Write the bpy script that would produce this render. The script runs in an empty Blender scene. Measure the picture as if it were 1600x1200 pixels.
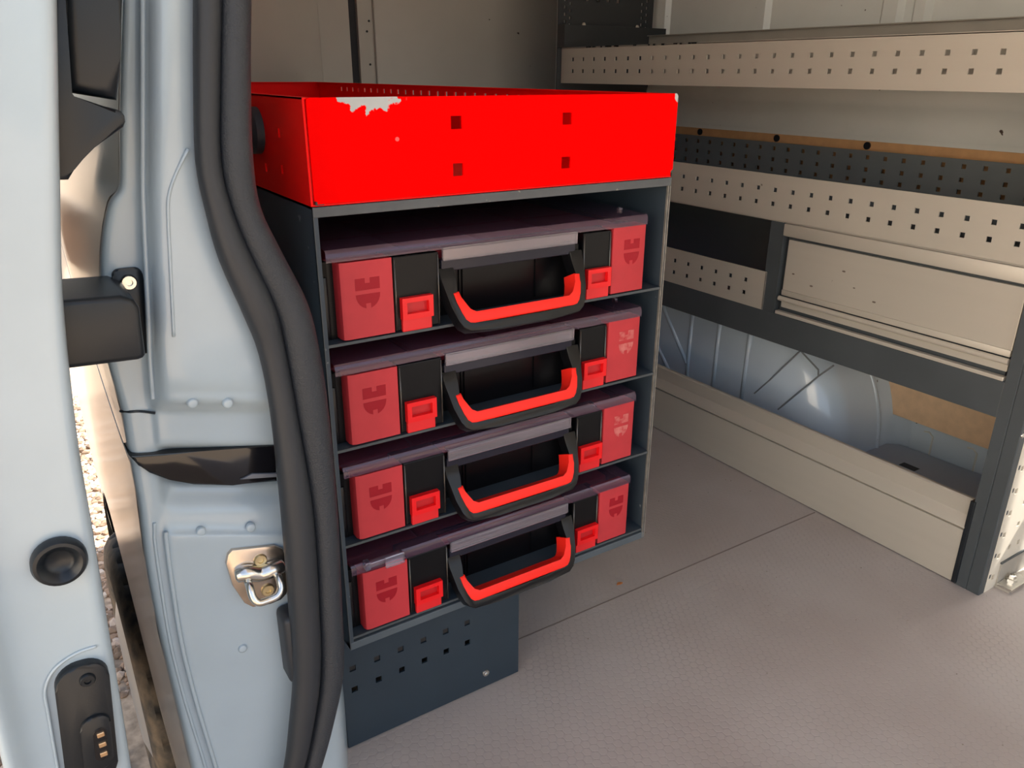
import bpy, bmesh, math, random
from mathutils import Vector, Matrix
random.seed(7)
S = 1.19                      # metres per modelling unit
C = bpy.context.scene.collection
scene = bpy.context.scene

# ------------------------------------------------------------------ camera
YAW, PITCH, ROLL = 0.5739, 0.3756, 0.0052
cam = bpy.data.cameras.new('camera')
cam.sensor_fit = 'HORIZONTAL'; cam.sensor_width = 36.0; cam.lens = 1231.05 / 1600 * 36
cam.clip_start = 0.02; cam.clip_end = 300
co = bpy.data.objects.new('camera', cam); C.objects.link(co)
fw = Vector((math.sin(YAW) * math.cos(PITCH), math.cos(YAW) * math.cos(PITCH), -math.sin(PITCH)))
rt0 = Vector((math.cos(YAW), -math.sin(YAW), 0)); up0 = rt0.cross(fw)
rt = math.cos(ROLL) * rt0 + math.sin(ROLL) * up0
up = -math.sin(ROLL) * rt0 + math.cos(ROLL) * up0
m = Matrix((rt, up, -fw)).transposed().to_4x4(); m.translation = Vector((0, 0, 0.83)) * S
co.matrix_world = m
scene.camera = co

# ------------------------------------------------------------------ light
scene.view_settings.view_transform = 'Standard'
scene.view_settings.look = 'None'
scene.view_settings.gamma = 1.0
scene.view_settings.use_curve_mapping = False
scene.view_settings.exposure = 0.8
SUN_DIR = Vector((-0.60, 0.12, -0.79)).normalized()
w = bpy.data.worlds.new('sky'); scene.world = w; w.use_nodes = True
nt = w.node_tree; nt.nodes.clear()
sky = nt.nodes.new('ShaderNodeTexSky'); sky.sky_type = 'NISHITA'; sky.sun_disc = False
sky.sun_elevation = math.asin(-SUN_DIR.z); sky.sun_rotation = math.atan2(-SUN_DIR.x, -SUN_DIR.y)
sky.air_density = 1.0; sky.dust_density = 2.5; sky.ozone_density = 1.0
bg = nt.nodes.new('ShaderNodeBackground'); bg.inputs['Strength'].default_value = 0.22
wo = nt.nodes.new('ShaderNodeOutputWorld')
hs = nt.nodes.new('ShaderNodeHueSaturation'); hs.inputs['Saturation'].default_value = 0.75
nt.links.new(sky.outputs[0], hs.inputs['Color']); nt.links.new(hs.outputs[0], bg.inputs[0]); nt.links.new(bg.outputs[0], wo.inputs[0])
sl = bpy.data.lights.new('sun', 'SUN'); sl.energy = 10.0; sl.angle = 0.009; sl.color = (1.0, 0.94, 0.85)
so = bpy.data.objects.new('sun', sl); C.objects.link(so)
so.rotation_euler = SUN_DIR.to_track_quat('-Z', 'Y').to_euler(); so.location = (0, 0, 8)

# ------------------------------------------------------------------ materials
def lin(c):
    c /= 255.0
    return c / 12.92 if c <= 0.04045 else ((c + 0.055) / 1.055) ** 2.4
def rgb(r, g, b): return (lin(r), lin(g), lin(b), 1)
def inp(b, k, v):
    if k in b.inputs: b.inputs[k].default_value = v
def M(name, col, rough=0.5, metal=0.0, spec=0.5, coat=0.0, noise=0.0, nscale=30, bump=0.0, bscale=400, col2=None, spots=None, stretch=None):
    mt = bpy.data.materials.new(name); mt.use_nodes = True
    t = mt.node_tree; b = t.nodes['Principled BSDF']
    inp(b, 'Base Color', col); inp(b, 'Roughness', rough); inp(b, 'Metallic', metal)
    inp(b, 'Specular IOR Level', spec); inp(b, 'Coat Weight', coat); inp(b, 'Coat Roughness', 0.06)
    tc = t.nodes.new('ShaderNodeTexCoord'); vec = tc.outputs['Object']
    if stretch:
        mp = t.nodes.new('ShaderNodeMapping'); mp.inputs['Scale'].default_value = stretch
        t.links.new(vec, mp.inputs['Vector']); vec = mp.outputs['Vector']
    last = None
    if noise > 0:
        n = t.nodes.new('ShaderNodeTexNoise'); n.inputs['Scale'].default_value = nscale; n.inputs['Detail'].default_value = 6
        t.links.new(vec, n.inputs['Vector'])
        r = t.nodes.new('ShaderNodeMapRange'); r.inputs[1].default_value = 0.35; r.inputs[2].default_value = 0.7
        t.links.new(n.outputs['Fac'], r.inputs[0])
        mx = t.nodes.new('ShaderNodeMix'); mx.data_type = 'RGBA'
        c2 = col2 or tuple(x * (1 - noise) for x in col[:3]) + (1,)
        mx.inputs[6].default_value = col; mx.inputs[7].default_value = c2
        t.links.new(r.outputs[0], mx.inputs[0]); t.links.new(mx.outputs[2], b.inputs['Base Color']); last = mx.outputs[2]
    if spots:
        scol, sscale, thr = spots
        n = t.nodes.new('ShaderNodeTexNoise'); n.inputs['Scale'].default_value = sscale; n.inputs['Detail'].default_value = 3
        t.links.new(tc.outputs['Object'], n.inputs['Vector'])
        r = t.nodes.new('ShaderNodeMapRange'); r.inputs[1].default_value = thr; r.inputs[2].default_value = thr + 0.03
        t.links.new(n.outputs['Fac'], r.inputs[0])
        mx = t.nodes.new('ShaderNodeMix'); mx.data_type = 'RGBA'
        if last: t.links.new(last, mx.inputs[6])
        else: mx.inputs[6].default_value = col
        mx.inputs[7].default_value = scol
        t.links.new(r.outputs[0], mx.inputs[0]); t.links.new(mx.outputs[2], b.inputs['Base Color'])
    if bump > 0:
        n = t.nodes.new('ShaderNodeTexNoise'); n.inputs['Scale'].default_value = bscale; n.inputs['Detail'].default_value = 3
        t.links.new(vec, n.inputs['Vector'])
        bp = t.nodes.new('ShaderNodeBump'); bp.inputs['Strength'].default_value = bump; bp.inputs['Distance'].default_value = 0.001
        t.links.new(n.outputs['Fac'], bp.inputs['Height']); t.links.new(bp.outputs[0], b.inputs['Normal'])
    return mt

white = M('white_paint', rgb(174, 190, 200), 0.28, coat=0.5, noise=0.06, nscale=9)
white_in = M('white_paint_inside', rgb(224, 226, 222), 0.35, coat=0.35, noise=0.08, nscale=6, spots=(rgb(70, 62, 55), 34, 0.73))
white_body = M('white_paint_outside', rgb(214, 210, 202), 0.3, coat=0.55)
b_ = white_body.node_tree.nodes['Principled BSDF']; inp(b_, 'Coat Roughness', 0.16)
arch_white = M('sky_tinted_paint', rgb(212, 226, 238), 0.3, coat=1.0, noise=0.05, nscale=6, spots=(rgb(70, 62, 55), 40, 0.74))  # white van paint with a bluish sky reflection mixed into the colour
shaded_door = M('rear_door_shaded_white', rgb(186, 184, 176), 0.45, noise=0.08, nscale=5, spots=(rgb(60, 50, 44), 40, 0.76))  # white paint darkened, the shade on the rear doors is in the colour
rubber = M('black_rubber', rgb(42, 46, 52), 0.5, spec=0.5, bump=0.15, bscale=700)
rubber_tex = M('grained_rubber', rgb(43, 48, 55), 0.5, spec=0.5, bump=0.9, bscale=520)
plastic = M('black_plastic', rgb(22, 28, 34), 0.35, spec=0.45, bump=0.08, bscale=500)
plastic_gloss = M('black_gloss_plastic', rgb(22, 22, 26), 0.12, spec=0.6)
case_black = M('case_black', rgb(12, 13, 16), 0.3, spec=0.22, bump=0.05, bscale=600)
strap_black = M('handle_black', rgb(14, 15, 18), 0.3, spec=0.35)
pad_red = M('pad_red', rgb(194, 55, 62), 0.55, spec=0.35, noise=0.08, nscale=40)
mark_red = M('emblem_red', rgb(158, 12, 32), 0.5, spec=0.3)
mark_worn = M('emblem_worn', rgb(204, 116, 112), 0.6, spec=0.3, noise=0.5, nscale=120, col2=rgb(186, 52, 58))
latch_red = M('latch_red', rgb(236, 22, 28), 0.3, spec=0.4)
latch_in = M('latch_recess_red', rgb(190, 24, 32), 0.45)
grip_red = M('grip_red', rgb(255, 42, 30), 0.45, spec=0.3)
insert_red = M('insert_red', rgb(150, 20, 34), 0.5)
tray_in = M('tray_red', (1.0, 0.004, 0.003, 1), 0.45, spec=0.12)
steel_blue = M('powder_coated_steel', rgb(57, 69, 80), 0.5, spec=0.4, noise=0.12, nscale=14, bump=0.12, bscale=900, spots=(rgb(120, 124, 126), 60, 0.72))
steel_dark = M('dark_coated_steel', rgb(72, 78, 82), 0.5, spec=0.4, noise=0.12, nscale=12, bump=0.1, bscale=900)
worn = M('worn_edge_steel', rgb(150, 146, 138), 0.45, metal=0.4, noise=0.35, nscale=60)
alu = M('brushed_aluminium', rgb(200, 194, 182), 0.42, metal=0.3, spec=0.4, noise=0.03, nscale=5, bump=0.06, bscale=260, stretch=(8, 0.2, 8), spots=(rgb(120, 112, 104), 26, 0.75))
alu_dull = M('dull_aluminium', rgb(182, 176, 166), 0.5, metal=0.25, noise=0.1, nscale=10, spots=(rgb(96, 90, 84), 22, 0.74))
chrome = M('zinc_steel', rgb(214, 212, 206), 0.22, metal=1.0)
brass = M('yellow_zinc', rgb(226, 206, 160), 0.3, metal=0.9)
striker_m = M('striker_steel', rgb(216, 202, 188), 0.25, metal=0.95, noise=0.15, nscale=50)
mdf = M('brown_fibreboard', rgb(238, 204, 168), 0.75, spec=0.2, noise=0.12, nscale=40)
mat_grey = M('grey_plastic_cover', rgb(174, 182, 194), 0.6)
gold = M('copper_contact', rgb(226, 190, 150), 0.3, metal=0.9)
tyre_m = M('tyre_rubber', rgb(44, 43, 42), 0.75, spec=0.3, noise=0.5, nscale=30, col2=rgb(96, 84, 70), bump=0.4, bscale=300)
rim_m = M('rim_silver', rgb(170, 170, 170), 0.4, metal=0.7)
arch_black = M('wheelhouse_black', rgb(30, 30, 30), 0.8)
ground_m = M('gravel_ground', rgb(188, 168, 146), 0.95, spec=0.1, noise=0.5, nscale=35, bump=1.0, bscale=60)
brick_m = M('brown_brick', rgb(118, 90, 68), 0.85, noise=0.3, nscale=12)
clear_name = 'clear_plastic'
def clear(name, tint, fac_scale=1.0, gl=(0.95, 0.93, 1.0, 1), rough=0.08, haze=None):
    mt = bpy.data.materials.new(name); mt.use_nodes = True
    t = mt.node_tree; t.nodes.clear()
    o = t.nodes.new('ShaderNodeOutputMaterial')
    tr = t.nodes.new('ShaderNodeBsdfTransparent'); tr.inputs[0].default_value = tint
    g = t.nodes.new('ShaderNodeBsdfGlossy'); g.inputs[0].default_value = gl; g.inputs['Roughness'].default_value = rough
    fr = t.nodes.new('ShaderNodeFresnel'); fr.inputs[0].default_value = 1.5
    mu = t.nodes.new('ShaderNodeMath'); mu.operation = 'MULTIPLY'; mu.inputs[1].default_value = fac_scale; mu.use_clamp = True
    mx = t.nodes.new('ShaderNodeMixShader')
    src_ = tr.outputs[0]
    if haze:
        df = t.nodes.new('ShaderNodeBsdfDiffuse'); df.inputs[0].default_value = haze[0]
        hm = t.nodes.new('ShaderNodeMixShader'); hm.inputs[0].default_value = haze[1]
        t.links.new(tr.outputs[0], hm.inputs[1]); t.links.new(df.outputs[0], hm.inputs[2]); src_ = hm.outputs[0]
    t.links.new(fr.outputs[0], mu.inputs[0]); t.links.new(mu.outputs[0], mx.inputs[0])
    t.links.new(src_, mx.inputs[1]); t.links.new(g.outputs[0], mx.inputs[2]); t.links.new(mx.outputs[0], o.inputs[0])
    return mt
lid_clear = clear('smoked_clear_plastic', (0.85, 0.80, 0.86, 1), 0.9, rough=0.12, haze=((0.20, 0.10, 0.17, 1), 0.28))
bar_clear = clear('clear_plastic', (0.80, 0.78, 0.82, 1), 2.2, rough=0.2, haze=((0.26, 0.22, 0.24, 1), 0.35))
clip_clear = clear('bright_clear_plastic', (0.95, 0.94, 0.98, 1), 4.0, rough=0.15)

# sheet steel, red, with paint knocked off near the top edge
def tray_paint():
    mt = M('red_sheet_steel', (1.0, 0.0, 0.0, 1), 0.45, spec=0.02)
    t = mt.node_tree; b = t.nodes['Principled BSDF']
    tc = t.nodes.new('ShaderNodeTexCoord')
    def ramp(cx, cz, rx, rz, scale):
        sub = t.nodes.new('ShaderNodeVectorMath'); sub.operation = 'SUBTRACT'; sub.inputs[1].default_value = (cx * S, 0.751 * S, cz * S)
        mul = t.nodes.new('ShaderNodeVectorMath'); mul.operation = 'MULTIPLY'; mul.inputs[1].default_value = (1 / (rx * S), 0, 1 / (rz * S))
        ln = t.nodes.new('ShaderNodeVectorMath'); ln.operation = 'LENGTH'
        n = t.nodes.new('ShaderNodeTexNoise'); n.inputs['Scale'].default_value = scale; n.inputs['Detail'].default_value = 5
        t.links.new(tc.outputs['Object'], sub.inputs[0]); t.links.new(sub.outputs[0], mul.inputs[0]); t.links.new(mul.outputs[0], ln.inputs[0])
        t.links.new(tc.outputs['Object'], n.inputs['Vector'])
        a = t.nodes.new('ShaderNodeMath'); a.operation = 'MULTIPLY_ADD'; a.inputs[1].default_value = 1.8; a.inputs[2].default_value = -0.9
        t.links.new(n.outputs['Fac'], a.inputs[0])
        s_ = t.nodes.new('ShaderNodeMath'); s_.operation = 'ADD'
        t.links.new(ln.outputs['Value'], s_.inputs[0]); t.links.new(a.outputs[0], s_.inputs[1])
        r = t.nodes.new('ShaderNodeMapRange'); r.inputs[1].default_value = 0.92; r.inputs[2].default_value = 0.82
        t.links.new(s_.outputs[0], r.inputs[0]); return r.outputs[0]
    f1 = ramp(0.322, 0.8095, 0.034, 0.014, 110)
    f2 = ramp(0.7232, 0.806, 0.004, 0.008, 80)
    mxm = t.nodes.new('ShaderNodeMath'); mxm.operation = 'MAXIMUM'
    t.links.new(f1, mxm.inputs[0]); t.links.new(f2, mxm.inputs[1])
    mx = t.nodes.new('ShaderNodeMix'); mx.data_type = 'RGBA'
    mx.inputs[6].default_value = (1.0, 0.0, 0.0, 1); mx.inputs[7].default_value = rgb(186, 190, 190)
    t.links.new(mxm.outputs[0], mx.inputs[0]); t.links.new(mx.outputs[2], b.inputs['Base Color'])
    return mt
tray_red = tray_paint()

# vinyl floor with pressed hexagons
def floor_material():
    mt = M('grey_vinyl', rgb(179, 172, 169), 0.5, spec=0.4, noise=0.1, nscale=3, col2=rgb(167, 157, 152), spots=(rgb(100, 88, 80), 60, 0.775))
    t = mt.node_tree; b = t.nodes['Principled BSDF']
    tc = t.nodes.new('ShaderNodeTexCoord')
    k = 1 / (0.0125 * S)
    def lattice(off):
        mp = t.nodes.new('ShaderNodeMapping'); mp.inputs['Scale'].default_value = (k, k / math.sqrt(3), 0); mp.inputs['Location'].default_value = (off, off, 0)
        fr = t.nodes.new('ShaderNodeVectorMath'); fr.operation = 'FRACTION'
        sb = t.nodes.new('ShaderNodeVectorMath'); sb.operation = 'SUBTRACT'; sb.inputs[1].default_value = (0.5, 0.5, 0)
        ml = t.nodes.new('ShaderNodeVectorMath'); ml.operation = 'MULTIPLY'; ml.inputs[1].default_value = (1, math.sqrt(3), 0)
        ln = t.nodes.new('ShaderNodeVectorMath'); ln.operation = 'LENGTH'
        t.links.new(tc.outputs['Object'], mp.inputs[0]); t.links.new(mp.outputs[0], fr.inputs[0]); t.links.new(fr.outputs[0], sb.inputs[0])
        t.links.new(sb.outputs[0], ml.inputs[0]); t.links.new(ml.outputs[0], ln.inputs[0]); return ln.outputs['Value']
    mn = t.nodes.new('ShaderNodeMath'); mn.operation = 'MINIMUM'
    t.links.new(lattice(0.0), mn.inputs[0]); t.links.new(lattice(0.5), mn.inputs[1])
    r = t.nodes.new('ShaderNodeMapRange'); r.inputs[1].default_value = 0.42; r.inputs[2].default_value = 0.56; r.inputs[3].default_value = 1; r.inputs[4].default_value = 0
    t.links.new(mn.outputs[0], r.inputs[0])
    bp = t.nodes.new('ShaderNodeBump'); bp.inputs['Strength'].default_value = 0.35; bp.inputs['Distance'].default_value = 0.0012
    t.links.new(r.outputs[0], bp.inputs['Height']); t.links.new(bp.outputs[0], b.inputs['Normal'])
    return mt
floor_m = floor_material()

# ------------------------------------------------------------------ mesh helpers (all coordinates in modelling units)
def box(bm, x0, x1, y0, y1, z0, z1, bev=0.0, seg=2):
    vs = [bm.verts.new((x, y, z)) for x in (x0, x1) for y in (y0, y1) for z in (z0, z1)]
    f = [(0, 1, 3, 2), (4, 6, 7, 5), (0, 4, 5, 1), (2, 3, 7, 6), (0, 2, 6, 4), (1, 5, 7, 3)]
    fs = [bm.faces.new([vs[i] for i in q]) for q in f]
    if bev > 0:
        es = list({e for q in fs for e in q.edges})
        bmesh.ops.bevel(bm, geom=es, offset=bev, segments=seg, affect='EDGES', profile=0.5, clamp_overlap=True)
def prism(bm, pts, fmap, d0, d1, bev=0.0, seg=2):
    """polygon in (a,b) swept from depth d0 to d1; fmap(a,b,d) gives the point"""
    n = len(pts)
    A = [bm.verts.new(fmap(a, b, d0)) for a, b in pts]; B = [bm.verts.new(fmap(a, b, d1)) for a, b in pts]
    fs = [bm.faces.new(A), bm.faces.new(B[::-1])]
    for i in range(n):
        j = (i + 1) % n; fs.append(bm.faces.new((A[i], B[i], B[j], A[j])))
    if bev > 0:
        es = list(fs[0].edges)
        bmesh.ops.bevel(bm, geom=es, offset=bev, segments=seg, affect='EDGES', profile=0.5, clamp_overlap=True)
XZ = lambda a, b, d: (a, d, b)      # polygon in x,z swept along y
YZ = lambda a, b, d: (d, a, b)
XY = lambda a, b, d: (a, b, d)
def rrect(x0, x1, z0, z1, r, n=5):
    out = []
    for cx, cz, a0 in ((x1 - r, z1 - r, 0), (x0 + r, z1 - r, 90), (x0 + r, z0 + r, 180), (x1 - r, z0 + r, 270)):
        for i in range(n + 1):
            a = math.radians(a0 + 90 * i / n); out.append((cx + r * math.cos(a), cz + r * math.sin(a)))
    return out
def perf(bm, u0, u1, v0, v1, holes, fmap, d0, d1):
    """sheet in (u,v) with rectangular holes (cu,cv,w,h), from depth d0 to d1"""
    us = {round(u0, 6), round(u1, 6)}; vs = {round(v0, 6), round(v1, 6)}; H = []
    for cu, cv, w_, h_ in holes:
        a, b, c, d = round(cu - w_ / 2, 6), round(cu + w_ / 2, 6), round(cv - h_ / 2, 6), round(cv + h_ / 2, 6)
        if a <= u0 or b >= u1 or c <= v0 or d >= v1: continue
        us |= {a, b}; vs |= {c, d}; H.append((a, b, c, d))
    us = sorted(us); vs = sorted(vs); nu, nv = len(us), len(vs)
    ui = {u: i for i, u in enumerate(us)}; vi = {v: i for i, v in enumerate(vs)}
    solid = [[True] * (nv - 1) for _ in range(nu - 1)]
    for a, b, c, d in H:
        for i in range(ui[a], ui[b]):
            for j in range(vi[c], vi[d]): solid[i][j] = False
    cache = {}
    def V(i, j, d):
        k = (i, j, d)
        if k not in cache: cache[k] = bm.verts.new(fmap(us[i], vs[j], d))
        return cache[k]
    ok = lambda i, j: 0 <= i < nu - 1 and 0 <= j < nv - 1 and solid[i][j]
    for i in range(nu - 1):
        for j in range(nv - 1):
            if not solid[i][j]: continue
            bm.faces.new((V(i, j, d0), V(i + 1, j, d0), V(i + 1, j + 1, d0), V(i, j + 1, d0)))
            bm.faces.new((V(i, j, d1), V(i, j + 1, d1), V(i + 1, j + 1, d1), V(i + 1, j, d1)))
            if not ok(i - 1, j): bm.faces.new((V(i, j, d0), V(i, j + 1, d0), V(i, j + 1, d1), V(i, j, d1)))
            if not ok(i + 1, j): bm.faces.new((V(i + 1, j, d0), V(i + 1, j, d1), V(i + 1, j + 1, d1), V(i + 1, j + 1, d0)))
            if not ok(i, j - 1): bm.faces.new((V(i, j, d0), V(i, j, d1), V(i + 1, j, d1), V(i + 1, j, d0)))
            if not ok(i, j + 1): bm.faces.new((V(i, j + 1, d0), V(i + 1, j + 1, d0), V(i + 1, j + 1, d1), V(i, j + 1, d1)))
def tube(bm, path, radii, n=12, closed_ends=True):
    path = [Vector(p) for p in path]
    if not hasattr(radii, '__len__'): radii = [radii] * len(path)
    rings = []; ref = None
    for i, p in enumerate(path):
        t = (path[min(i + 1, len(path) - 1)] - path[max(i - 1, 0)]).normalized()
        if ref is None:
            ref = Vector((0, 1, 0)) if abs(t.y) < 0.9 else Vector((1, 0, 0))
        ref = (ref - t * ref.dot(t)).normalized(); b = t.cross(ref)
        rings.append([bm.verts.new(p + radii[i] * (math.cos(2 * math.pi * k / n) * ref + math.sin(2 * math.pi * k / n) * b)) for k in range(n)])
    for i in range(len(rings) - 1):
        for k in range(n):
            bm.faces.new((rings[i][k], rings[i][(k + 1) % n], rings[i + 1][(k + 1) % n], rings[i + 1][k]))
    if closed_ends: bm.faces.new(rings[0][::-1]); bm.faces.new(rings[-1])
def lathe(bm, prof, origin, axis, n=24):
    """prof: (radius, along axis)"""
    o = Vector(origin); ax = Vector(axis).normalized()
    u = ax.orthogonal().normalized(); v = ax.cross(u); rings = []
    for r, h in prof:
        if r < 1e-6: rings.append([bm.verts.new(o + ax * h)]); continue
        rings.append([bm.verts.new(o + ax * h + r * (math.cos(2 * math.pi * k / n) * u + math.sin(2 * math.pi * k / n) * v)) for k in range(n)])
    for a, b in zip(rings, rings[1:]):
        for k in range(n):
            q = [a[k % len(a)], a[(k + 1) % len(a)], b[(k + 1) % len(b)], b[k % len(b)]]
            q2 = []
            for x in q:
                if x not in q2: q2.append(x)
            if len(q2) >= 3: bm.faces.new(q2)
def grid(bm, rows):
    V = [[bm.verts.new(p) for p in r] for r in rows]
    for i in range(len(V) - 1):
        for j in range(len(V[0]) - 1):
            bm.faces.new((V[i][j], V[i][j + 1], V[i + 1][j + 1], V[i + 1][j]))
def smooth_path(pts, n=6):
    out = []; P = [Vector(p) for p in pts]
    for i in range(len(P) - 1):
        p0, p1, p2, p3 = P[max(i - 1, 0)], P[i], P[i + 1], P[min(i + 2, len(P) - 1)]
        for k in range(n):
            t = k / n
            out.append(0.5 * ((2 * p1) + (p2 - p0) * t + (2 * p0 - 5 * p1 + 4 * p2 - p3) * t * t + (3 * p1 - p0 - 3 * p2 + p3) * t ** 3))
    out.append(P[-1]); return out
def obj(name, bm, mat, parent=None, smooth=False, subsurf=0):
    bmesh.ops.scale(bm, vec=(S, S, S), verts=bm.verts)
    bmesh.ops.recalc_face_normals(bm, faces=bm.faces)
    me = bpy.data.meshes.new(name); bm.to_mesh(me); bm.free()
    me.materials.append(mat)
    o = bpy.data.objects.new(name, me); C.objects.link(o)
    if smooth:
        for p in me.polygons: p.use_smooth = True
        if smooth is not True:
            me.set_sharp_from_angle(angle=math.radians(smooth))
    if subsurf:
        md = o.modifiers.new('subsurf', 'SUBSURF'); md.levels = subsurf; md.render_levels = subsurf
    if parent:
        o.parent = parent
        if parent.type == 'EMPTY': o.matrix_parent_inverse = Matrix.Translation(-parent.location)
    return o
def tag(o, label, cat, group=None):
    o['label'] = label; o['category'] = cat
    if group: o['group'] = group
    return o
def thing(name, label, cat, loc, group=None):
    o = bpy.data.objects.new(name, None); C.objects.link(o); o.location = Vector(loc) * S
    o.empty_display_size = 0.05
    return tag(o, label, cat, group)
def struct(name, bm, mat, parent=None, **k):
    o = obj(name, bm, mat, parent, **k)
    if not parent: o['kind'] = 'structure'
    return o
def nb(): return bmesh.new()
def screw(name, parent, c, axis, r, mat=chrome, h=0.003, socket=True):
    bm = nb(); lathe(bm, [(r, 0), (r, h * .5), (r * .85, h), (r * .45, h), (r * .4, h * .45), (0, h * .4)] if socket else [(r, 0), (r * .95, h * .5), (r * .6, h), (0, h * 1.1)], c, axis, 16)
    return obj(name, bm, mat, parent, smooth=40)
# ================================================================== the van's shell
bm = nb(); perf(bm, 0.235, 1.69, -1.3, 2.10, [], XY, -0.02, 0.0)
floor = struct('floor', bm, floor_m)
bm = nb(); box(bm, 0.245, 1.28, 0.838, 0.8405, -0.001, 0.0006)
obj('floor_seam', bm, M('seam_dark', rgb(126, 115, 110), 0.8), floor)
bm = nb(); box(bm, 0.20, 1.66, -1.3, 2.15, 1.45, 1.48); struct('ceiling', bm, white_in)

# wall opposite the door: upper skin, lower skin, pressed ribs, unseen openings added to let sun in
bm = nb()
us = 0.51
perf(bm, -1.3, us, -0.02, 1.46, [(0.47275, 0.58, 0.0545, 0.28), (0.48075, 0.34, 0.0385, 0.2), (-.66, .62, .50, .36)], YZ, 1.62, 1.64)
perf(bm, us, 2.14, 0.66, 1.46, [], YZ, 1.62, 1.64)
wall = struct('wall_left', bm, white_in)
bm = nb(); perf(bm, .51, 2.14, -0.02, 0.665, [], YZ, 1.69, 1.71); box(bm, 1.62, 1.71, .51, 2.14, .655, .668); obj('lower_skin', bm, arch_white, wall)
bm = nb(); box(bm, 1.62, 1.71, .505, .515, -.02, .668); obj('wall_return', bm, white_in, wall)
def rib(y0, y1, z0, z1, x=1.62, d=0.012, dy=0.0):
    bm = nb()
    prof = [(x + .002, y0 - .012), (x - d, y0), (x - d, y1), (x + .002, y1 + .012)]
    V = [[bm.verts.new((a, b + (dy if z == z0 else 0), z)) for a, b in prof] for z in (z0, z1)]
    for i in range(3): bm.faces.new((V[0][i], V[0][i + 1], V[1][i + 1], V[1][i]))
    bm.faces.new(V[0]); bm.faces.new(V[1][::-1])
    return obj('rib', bm, white_in, wall)
for y0, y1 in ((1.000, 1.022), (1.060, 1.092), (1.400, 1.425), (1.74, 1.77), (0.62, 0.66)): rib(y0, y1, 0.86, 1.45)
# side beam below the upper skin
bm = nb()
prof = [(1.63, .86), (1.612, .835), (1.588, .805), (1.582, .785), (1.590, .768), (1.604, .756), (1.606, .722), (1.598, .708), (1.590, .700), (1.588, .690), (1.63, .684)]
grid(bm, [[(x, y, z) for x, z in prof] for y in (0.52, 1.2, 2.1)])
struct('trim_1', bm, white_in, smooth=50)
# fibreboard lining
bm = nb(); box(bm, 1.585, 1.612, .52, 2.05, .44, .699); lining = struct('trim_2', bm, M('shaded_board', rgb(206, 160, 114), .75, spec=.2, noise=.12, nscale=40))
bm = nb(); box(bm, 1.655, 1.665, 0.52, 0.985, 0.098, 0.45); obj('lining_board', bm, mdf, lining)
for y in (1.30, 1.06, 1.55):
    bm = nb(); lathe(bm, [(0.008, 0), (0.008, .003), (0, .003)], (1.585, y, 0.690), (-1, 0, 0), 14); obj('plug', bm, plastic, lining)
# wheel arch
bm = nb(); rows = []
def arch_ring(x, inset, n=40):
    r = []
    for i in range(n + 1):
        a = math.pi * i / n; c, s_ = math.cos(a), math.sin(a)
        e = 2 / 2.4
        r.append((x, 1.36 - (0.44 - inset) * math.copysign(abs(c) ** e, c), (0.375 - inset) * s_ ** e - 0.01))
    return r
rows = [arch_ring(1.70, -.03), arch_ring(1.665, -0.012), arch_ring(1.655, 0.0), arch_ring(1.50, 0.0)]
for i in range(1, 8):
    a = i / 7 * math.pi / 2; rows.append(arch_ring(1.50 - 0.088 * math.sin(a), .11 * (1 - math.cos(a))))
rows.append(arch_ring(1.412, 0.2))
rows.append(arch_ring(1.412, 0.374))
grid(bm, rows)
arch = obj('wheel_arch', bm, arch_white, wall, smooth=True)
bm = nb(); tube(bm, [(1.60, y, z) for x, y, z in arch_ring(0, .001)], .0055, 8); obj('arch_lip', bm, arch_white, arch, smooth=True)
seam_m = M('seam_sealer', rgb(132, 138, 142), 0.6)
for pts in ([(1.1335, .1316), (1.0984, .1739), (1.0256, .27), (1.0, .31)], [(1.0619, .1168), (.9719, .2276), (.94, .262)], [(1.0256, .27), (.9743, .2415), (.9719, .2276)]):
    bm = nb(); tube(bm, [(1.4125, y, z) for y, z in pts], 0.0020, 6); obj('crease', bm, seam_m, arch)
for pts in ([(1.3516, .33), (1.353, .1698), (1.3511, .0809)], [(1.49, .31), (1.4461, .2488), (1.3556, .1382)], [(1.2605, .33), (1.2622, .08)], [(1.166, .33), (1.169, .09)], [(1.4987, .185), (1.4129, .0948)]):
    bm = nb(); tube(bm, [(1.4145, y, z) for y, z in pts], 0.0065, 8); obj('arch_rib', bm, arch_white, arch, smooth=True)
for y in (0.845, 0.745, 1.02):
    bm = nb(); x = 1.688 if y < 1 else 1.41
    z0 = .012 if y < 1 else .03
    tube(bm, [(x, y + .022, z0 + .058), (x, y + .01, z0 + .06), (x, y, z0 + .052), (x, y, z0)], 0.002, 6); obj('pressed_hook', bm, white_in, wall)
bm = nb(); prism(bm, [(1.43, .86), (1.5512, .9201), (1.6375, .921), (1.660, .900), (1.672, .69), (1.672, .515), (1.43, .515)], XY, 0.0, 0.03, 0.004)
cov = tag(obj('wheel_bay_cover', bm, mat_grey, smooth=40), 'flat grey plastic cover lying on the floor behind the aluminium kick board', 'cover')
bm = nb(); box(bm, 1.562, 1.583, .805, .842, .0285, .0305, .0005); obj('slot', bm, plastic, cov)

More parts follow.
